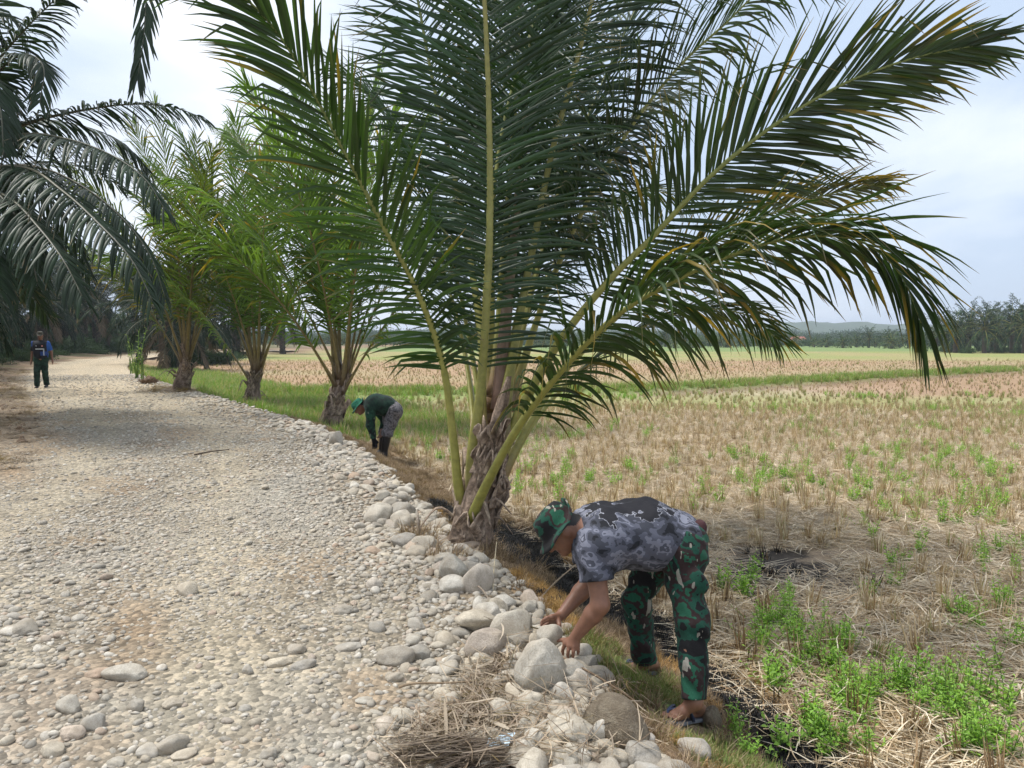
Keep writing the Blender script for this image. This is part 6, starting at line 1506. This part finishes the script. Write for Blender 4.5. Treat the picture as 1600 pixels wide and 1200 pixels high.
for q, (px, d, sc_) in enumerate([(1462, 112, 0.8), (1492, 108, 1.0), (1513, 116, 1.0), (1537, 105, 0.95), (1556, 113, 1.05), (1580, 108, 1.0), (1600, 104, 1.05), (1623, 110, 1.0), (1650, 112, 1.0), (1680, 106, 1.0), (1505, 127, 1.05), (1548, 129, 1.1), (1590, 126, 1.1), (1635, 130, 1.0), (1476, 133, 0.9)]):
    k = q % 3; lab = {0: 'leftmost small palm of the dark oil palm block across the field', 1: 'tall palm at the left end of the dark oil palm block across the field', 3: 'oil palm in the front row of the block with lower crown'}.get(q, 'oil palm in the dark block across the field at the right')
    far_palm(px, d, CR[k], TM[k], hs_[k], sc_, lab, 'oil palms across the field')
x = rs.uniform(52, 120, 160); y = rs.uniform(103, 140, 160); k = x > 0.565 * y
scat('undergrowth', 'bush', on_ground(x[k], y[k]), rs, 0.5, 1.2, 0.05, 'undergrowth beneath the far oil palms', 'undergrowth')
for q in range(44):
    px = 380 + 1070 * (q + rs.uniform(0.1, 0.9)) / 44; d = rs.uniform(150, 200)
    far_palm(px, d, CY[q % 3], TY, 0.9, rs.uniform(0.75, 1.15), 'young palm in the low green row at the far side of the field', 'young palms across the field')
for q, (px, d, sc_, lab) in enumerate([(1205, 185, 1.15, 'single taller palm above the far row near the field centre'), (1357, 170, 0.95, 'taller palm left of a bushy pair in the far row'), (1388, 165, 0.85, 'round-crowned palm in the far row, second before the oil palm block'), (1418, 160, 0.85, 'round-crowned palm in the far row nearest the oil palm block'), (1040, 190, 1.0, 'taller palm of the far row seen behind the hanging fronds'), (460, 180, 1.1, 'taller far palm seen between the coconut palms')]):
    far_palm(px, d, CR[q % 3], TM[1], 2.6, sc_ * 0.8, lab, 'taller palms of the far row')
def tree_band(n, y0, y1, s0, s1, label, name='treeline', xr=0.75):
    y = rs.uniform(y0, y1, n); x = rs.uniform(-xr, xr, n) * y; P = on_ground(x, y); P[:, 2] -= 0.3; k = x > -0.42 * y
    return scat(name, 'bush', P[k], rs, s0, s1, 0.1, label, 'trees')
tree_band(260, 205, 260, 1.8, 3.6, 'low bushes behind the far palms'); tree_band(340, 330, 430, 4.0, 7.5, 'distant wood beyond the fields')
tree_band(300, 560, 700, 7, 12, 'hazy far wood under the hills')
# ---- hills
hx = np.linspace(-1500, 1700, 260); prof = 13 + 22 * fbm(hx / 240 + 3, hx * 0, 201, 3) * sstep(-900, 300, hx) + 7 * (fbm(hx / 22, hx * 0, 205, 3) - 0.5)
rows = []
for t, yy in zip([0, 0.35, 0.7, 0.9, 1.0, 0.95, 0.5], [1050, 1080, 1120, 1150, 1180, 1220, 1400]): rows.append(np.stack([hx, np.full_like(hx, yy) + 25 * (fbm(hx / 60, hx * 0 + yy, 207) - 0.5), t * prof + 3 * (fbm(hx / 11, hx * 0 + yy, 209, 2) - 0.5) * t - 2], 1))
V = np.concatenate(rows); n = len(hx); i, j = np.meshgrid(np.arange(6), np.arange(n - 1), indexing='ij')
hill_c = lerp((0.035, 0.06, 0.025), (0.06, 0.09, 0.035), fbm(V[:, 0] / 15, V[:, 1] / 15, 211))
hills = mesh('hills', V, np.stack([i * n + j, i * n + j + 1, (i + 1) * n + j + 1, (i + 1) * n + j], -1).reshape(-1, 4), col_mat('forested_hill', 0.95, 0.4, 0.25, 0.8, 2.0), col=hill_c)
tag(hills, 'low wooded hills on the horizon', 'hills', kind='structure')
# ---- far house
def box(x0, x1, y0, y1, z0, z1):
    V = np.array([(a, b_, c_) for a in (x0, x1) for b_ in (y0, y1) for c_ in (z0, z1)], float)
    return V, np.array([(0, 1, 3, 2), (4, 6, 7, 5), (0, 4, 5, 1), (2, 3, 7, 6), (0, 2, 6, 4), (1, 5, 7, 3)])
hp = np.array(((1246 - 800) / FPX * 300, 300.0, 0)); hp[2] = HG(hp[0], hp[1])
house = empty('house', hp); house.scale = (0.55,) * 3; tag(house, 'tiny far house with reddish roof among the trees across the field', 'house')
mesh('wall', *box(-4.5, 4.5, -3, 3, -0.3, 3.4), plain('pale_render', (0.55, 0.5, 0.45), 0.9), house, smooth=False)
V = np.array([(-5.2, -3.8, 3.3), (5.2, -3.8, 3.3), (5.2, 3.8, 3.3), (-5.2, 3.8, 3.3), (-4.2, 0, 5.4), (4.2, 0, 5.4)]); mesh('roof', V, [(0, 1, 5, 4), (2, 3, 4, 5), (1, 2, 5), (3, 0, 4), (3, 2, 1, 0)], plain('red_roof', (0.30, 0.10, 0.07), 0.8), house, smooth=False)
mesh('door', *box(-0.6, 0.6, -3.06, -3.0, -0.3, 2.0), plain('dark_door', (0.05, 0.04, 0.035)), house, smooth=False)
for xx in (-2.8, 2.8): mesh('window', *box(xx - 0.7, xx + 0.7, -3.05, -3.0, 1.0, 2.2), M['darkcloth'], house, smooth=False)

# ---- dry leaf heap and bits on the gravel
def strips(px, py, n, seed, lmin, lmax, w, cols, az=None, spread=1.0, lift=0.05, curve=0.3):
    """thin dry strips laid on the ground round picture places px, py"""
    r2 = np.random.RandomState(seed); b = Buf(); P = Garr(px, py); ln = r2.uniform(lmin, lmax, n)
    a = r2.uniform(0, 6.28, n) if az is None else az + r2.normal(0, spread, n); k = 5
    d = np.stack([np.cos(a), np.sin(a)], 1); sd = np.stack([-np.sin(a), np.cos(a)], 1); t = np.linspace(-0.5, 0.5, k); cv = r2.normal(0, curve, n)
    x = P[:, 0:1] + d[:, 0:1] * t * ln[:, None] + sd[:, 0:1] * (cv * ln)[:, None] * (t * t - 0.08)
    y = P[:, 1:2] + d[:, 1:2] * t * ln[:, None] + sd[:, 1:2] * (cv * ln)[:, None] * (t * t - 0.08)
    lf = np.abs(r2.normal(0, lift, n))[:, None] + r2.normal(0, lift * 0.5, n)[:, None] * t * 2
    z = H(x.ravel(), y.ravel()).reshape(x.shape) + 0.012 + np.maximum(lf, 0.0)
    C_ = np.stack([x, y, z], -1); ww = w * r2.uniform(0.5, 1.5, n); roll = r2.normal(0, 0.6, n)
    wv = np.concatenate([sd * np.cos(roll)[:, None], np.sin(roll)[:, None]], 1)
    tap = np.array([0.6, 1, 1, 0.8, 0.25])
    V = np.stack([C_ + wv[:, None] * (ww[:, None] * tap)[..., None] * 0.5, C_ - wv[:, None] * (ww[:, None] * tap)[..., None] * 0.5], 2).reshape(-1, 3)
    f = np.array([(2 * q, 2 * q + 1, 2 * q + 3, 2 * q + 2) for q in range(k - 1)])
    pk = r2.randint(0, len(cols), n); col = np.array(cols)[pk] * r2.uniform(0.7, 1.25, (n, 1))
    return V, (f[None] + (np.arange(n) * k * 2)[:, None, None]).reshape(-1, 4), np.repeat(col, k * 2, 0)
DC = [(0.36, 0.285, 0.21), (0.27, 0.205, 0.145), (0.44, 0.36, 0.27), (0.18, 0.13, 0.09), (0.33, 0.27, 0.21)]
r2 = np.random.RandomState(77); n = 1700
u = r2.rand(n); cx = 815 - 115 * u + r2.normal(0, 22 + 22 * u, n); cy = 1020 + 160 * u + r2.normal(0, 18, n)
V, F, C = strips(cx, cy, n, 1, 0.05, 0.26, 0.0042, DC, az=1.9, spread=0.8, lift=0.028)
o = mesh('dry_leaf_heap', V, F, M['straw'], col=C, smooth=False); tag(o, 'heap of shredded dry palm leaf between the gravel and the boulders', 'dry leaves')
o2_n = 45; V, F, C = strips(cx[:o2_n], cy[:o2_n], o2_n, 9, 0.10, 0.25, 0.011, [(0.40, 0.34, 0.27), (0.32, 0.26, 0.19)], az=1.9, spread=0.5, lift=0.05); mesh('leaf_blades', V, F, M['straw'], o, col=C, smooth=False)
n = 450; cx = r2.uniform(665, 770, n); cy = 1190 + r2.normal(0, 9, n) + (cx - 700) * 0.05
V, F, C = strips(cx, cy, n, 2, 0.15, 0.4, 0.0035, [(0.15, 0.115, 0.085), (0.21, 0.165, 0.12), (0.11, 0.08, 0.06)], az=0.15, spread=0.22, lift=0.03, curve=0.25)
o = mesh('dry_frond_bundle', V, F, M['straw'], col=C, smooth=False); tag(o, 'dark bundle of dry leaf ribs at the bottom edge of the frame', 'dry leaves')
n = 420; cx = r2.uniform(800, 1010, n); cy = r2.uniform(1085, 1200, n)
V, F, C = strips(cx, cy, n, 3, 0.06, 0.24, 0.0045, DC, lift=0.05); o = mesh('straw_bits', V, F, M['straw'], col=C, smooth=False); tag(o, 'dry straw bits scattered over the edge boulders', 'straw', kind='stuff')
def stick(a, b_, r, label, col=(0.23, 0.17, 0.11), lift=(0.02, 0.02), name='stick', mid=None):
    A, B = G(*a) + (0, 0, lift[0]), G(*b_) + (0, 0, lift[1]); m_ = (A + B) / 2 + (rs.normal(0, 0.01), rs.normal(0, 0.01), 0.01)
    V, F = tube(catmull([A, A * 0.65 + m_ * 0.35 + rs.normal(0, 0.004, 3), m_, B], 12), np.linspace(r, r * 0.55, 12), 6); o = mesh(name, V - A, F, M['twig'], col=col); o.location = A
    return tag(o, label, 'stick')
stick((822, 956), (905, 905), 0.007, 'thin brown stick leaning towards the bending man\'s face', lift=(0.0, 0.14))
stick((771, 925), (776, 905), 0.004, 'upright pale straw stalk in the dry grass below the palm', (0.5, 0.42, 0.28), (0, 0.24))
stick((728, 914), (770, 955), 0.008, 'greyish stick lying along the upper edge stones', (0.26, 0.21, 0.16), (0.05, 0.03))
stick((623, 1085), (745, 1083), 0.006, 'long thin twig lying on the gravel before the leaf heap', lift=(0.03, 0.05))
stick((880, 1062), (1000, 1118), 0.006, 'twig lying over the wide soil-covered slab', (0.2, 0.14, 0.09), (0.10, 0.05))
stick((304, 714), (358, 706), 0.012, 'dark stick lying across the middle of the road', (0.09, 0.07, 0.05), (0.03, 0.03))
stick((950, 1195), (1035, 1165), 0.005, 'bent straw twig below the sandal', (0.33, 0.26, 0.17))
stick((752, 855), (742, 872), 0.02, 'flat fallen leaf stalk at the right foot of the big palm', (0.3, 0.24, 0.18), (0.12, 0.0))
# pointed stalk stump by the palm
A = G(655, 840); V, F = tube(np.array([A - (0, 0, 0.03), A + (-0.004, 0, 0.09), A + (-0.012, 0, 0.22)]), [0.032, 0.024, 0.004], 8, flat=0.6); o = mesh('stake', V - A, F, M['fibre'], col=(0.30, 0.25, 0.20)); o.location = A; tag(o, 'grey pointed stalk stump standing left of the big palm', 'stump')
# scrap of plastic and a broken slab
u, v = np.meshgrid(np.linspace(-1, 1, 14), np.linspace(-1, 1, 12)); zz = 0.022 * fbm(u * 1.6 + 4, v * 1.6, 221, 2) + 0.004 * np.sin(u * 5 + v * 4)
V = np.stack([u * 0.042 + 0.012 * v, v * 0.038 + 0.01 * np.sin(u * 3), zz], -1).reshape(-1, 3); i, j = np.meshgrid(np.arange(11), np.arange(13), indexing='ij')
o = mesh('plastic_scrap', V, np.stack([i * 14 + j, i * 14 + j + 1, (i + 1) * 14 + j + 1, (i + 1) * 14 + j], -1).reshape(-1, 4), plain('pale_plastic', (0.45, 0.58, 0.68), 0.35, 0.5)); o.location = G(782, 1176) + (0, 0, 0.035); tag(o, 'crumpled pale blue plastic scrap in the dry leaves at the bottom', 'plastic')
stone(820, 1186, 62, 26, 'flat broken whitish slab at the bottom beside the plastic scrap', LB, 3, sink=0.1)

# ---- haze
hz, N, L, b, out = new_mat('haze'); hz.node_tree.nodes.remove(b)
pv = N('ShaderNodeVolumePrincipled'); pv.inputs['Color'].default_value = (0.80, 0.88, 1.0, 1); pv.inputs['Density'].default_value = 0.00045; pv.inputs['Anisotropy'].default_value = 0.2
L(pv.outputs[0], out.inputs['Volume'])
try: hz.cycles.homogeneous_volume = True
except Exception: pass
V, F = box(-3350, 3350, -40, 3350, -3.0, 48.0); haze = mesh('haze', V, F, hz, smooth=False); tag(haze, 'pale haze over the far fields', 'haze', kind='stuff')
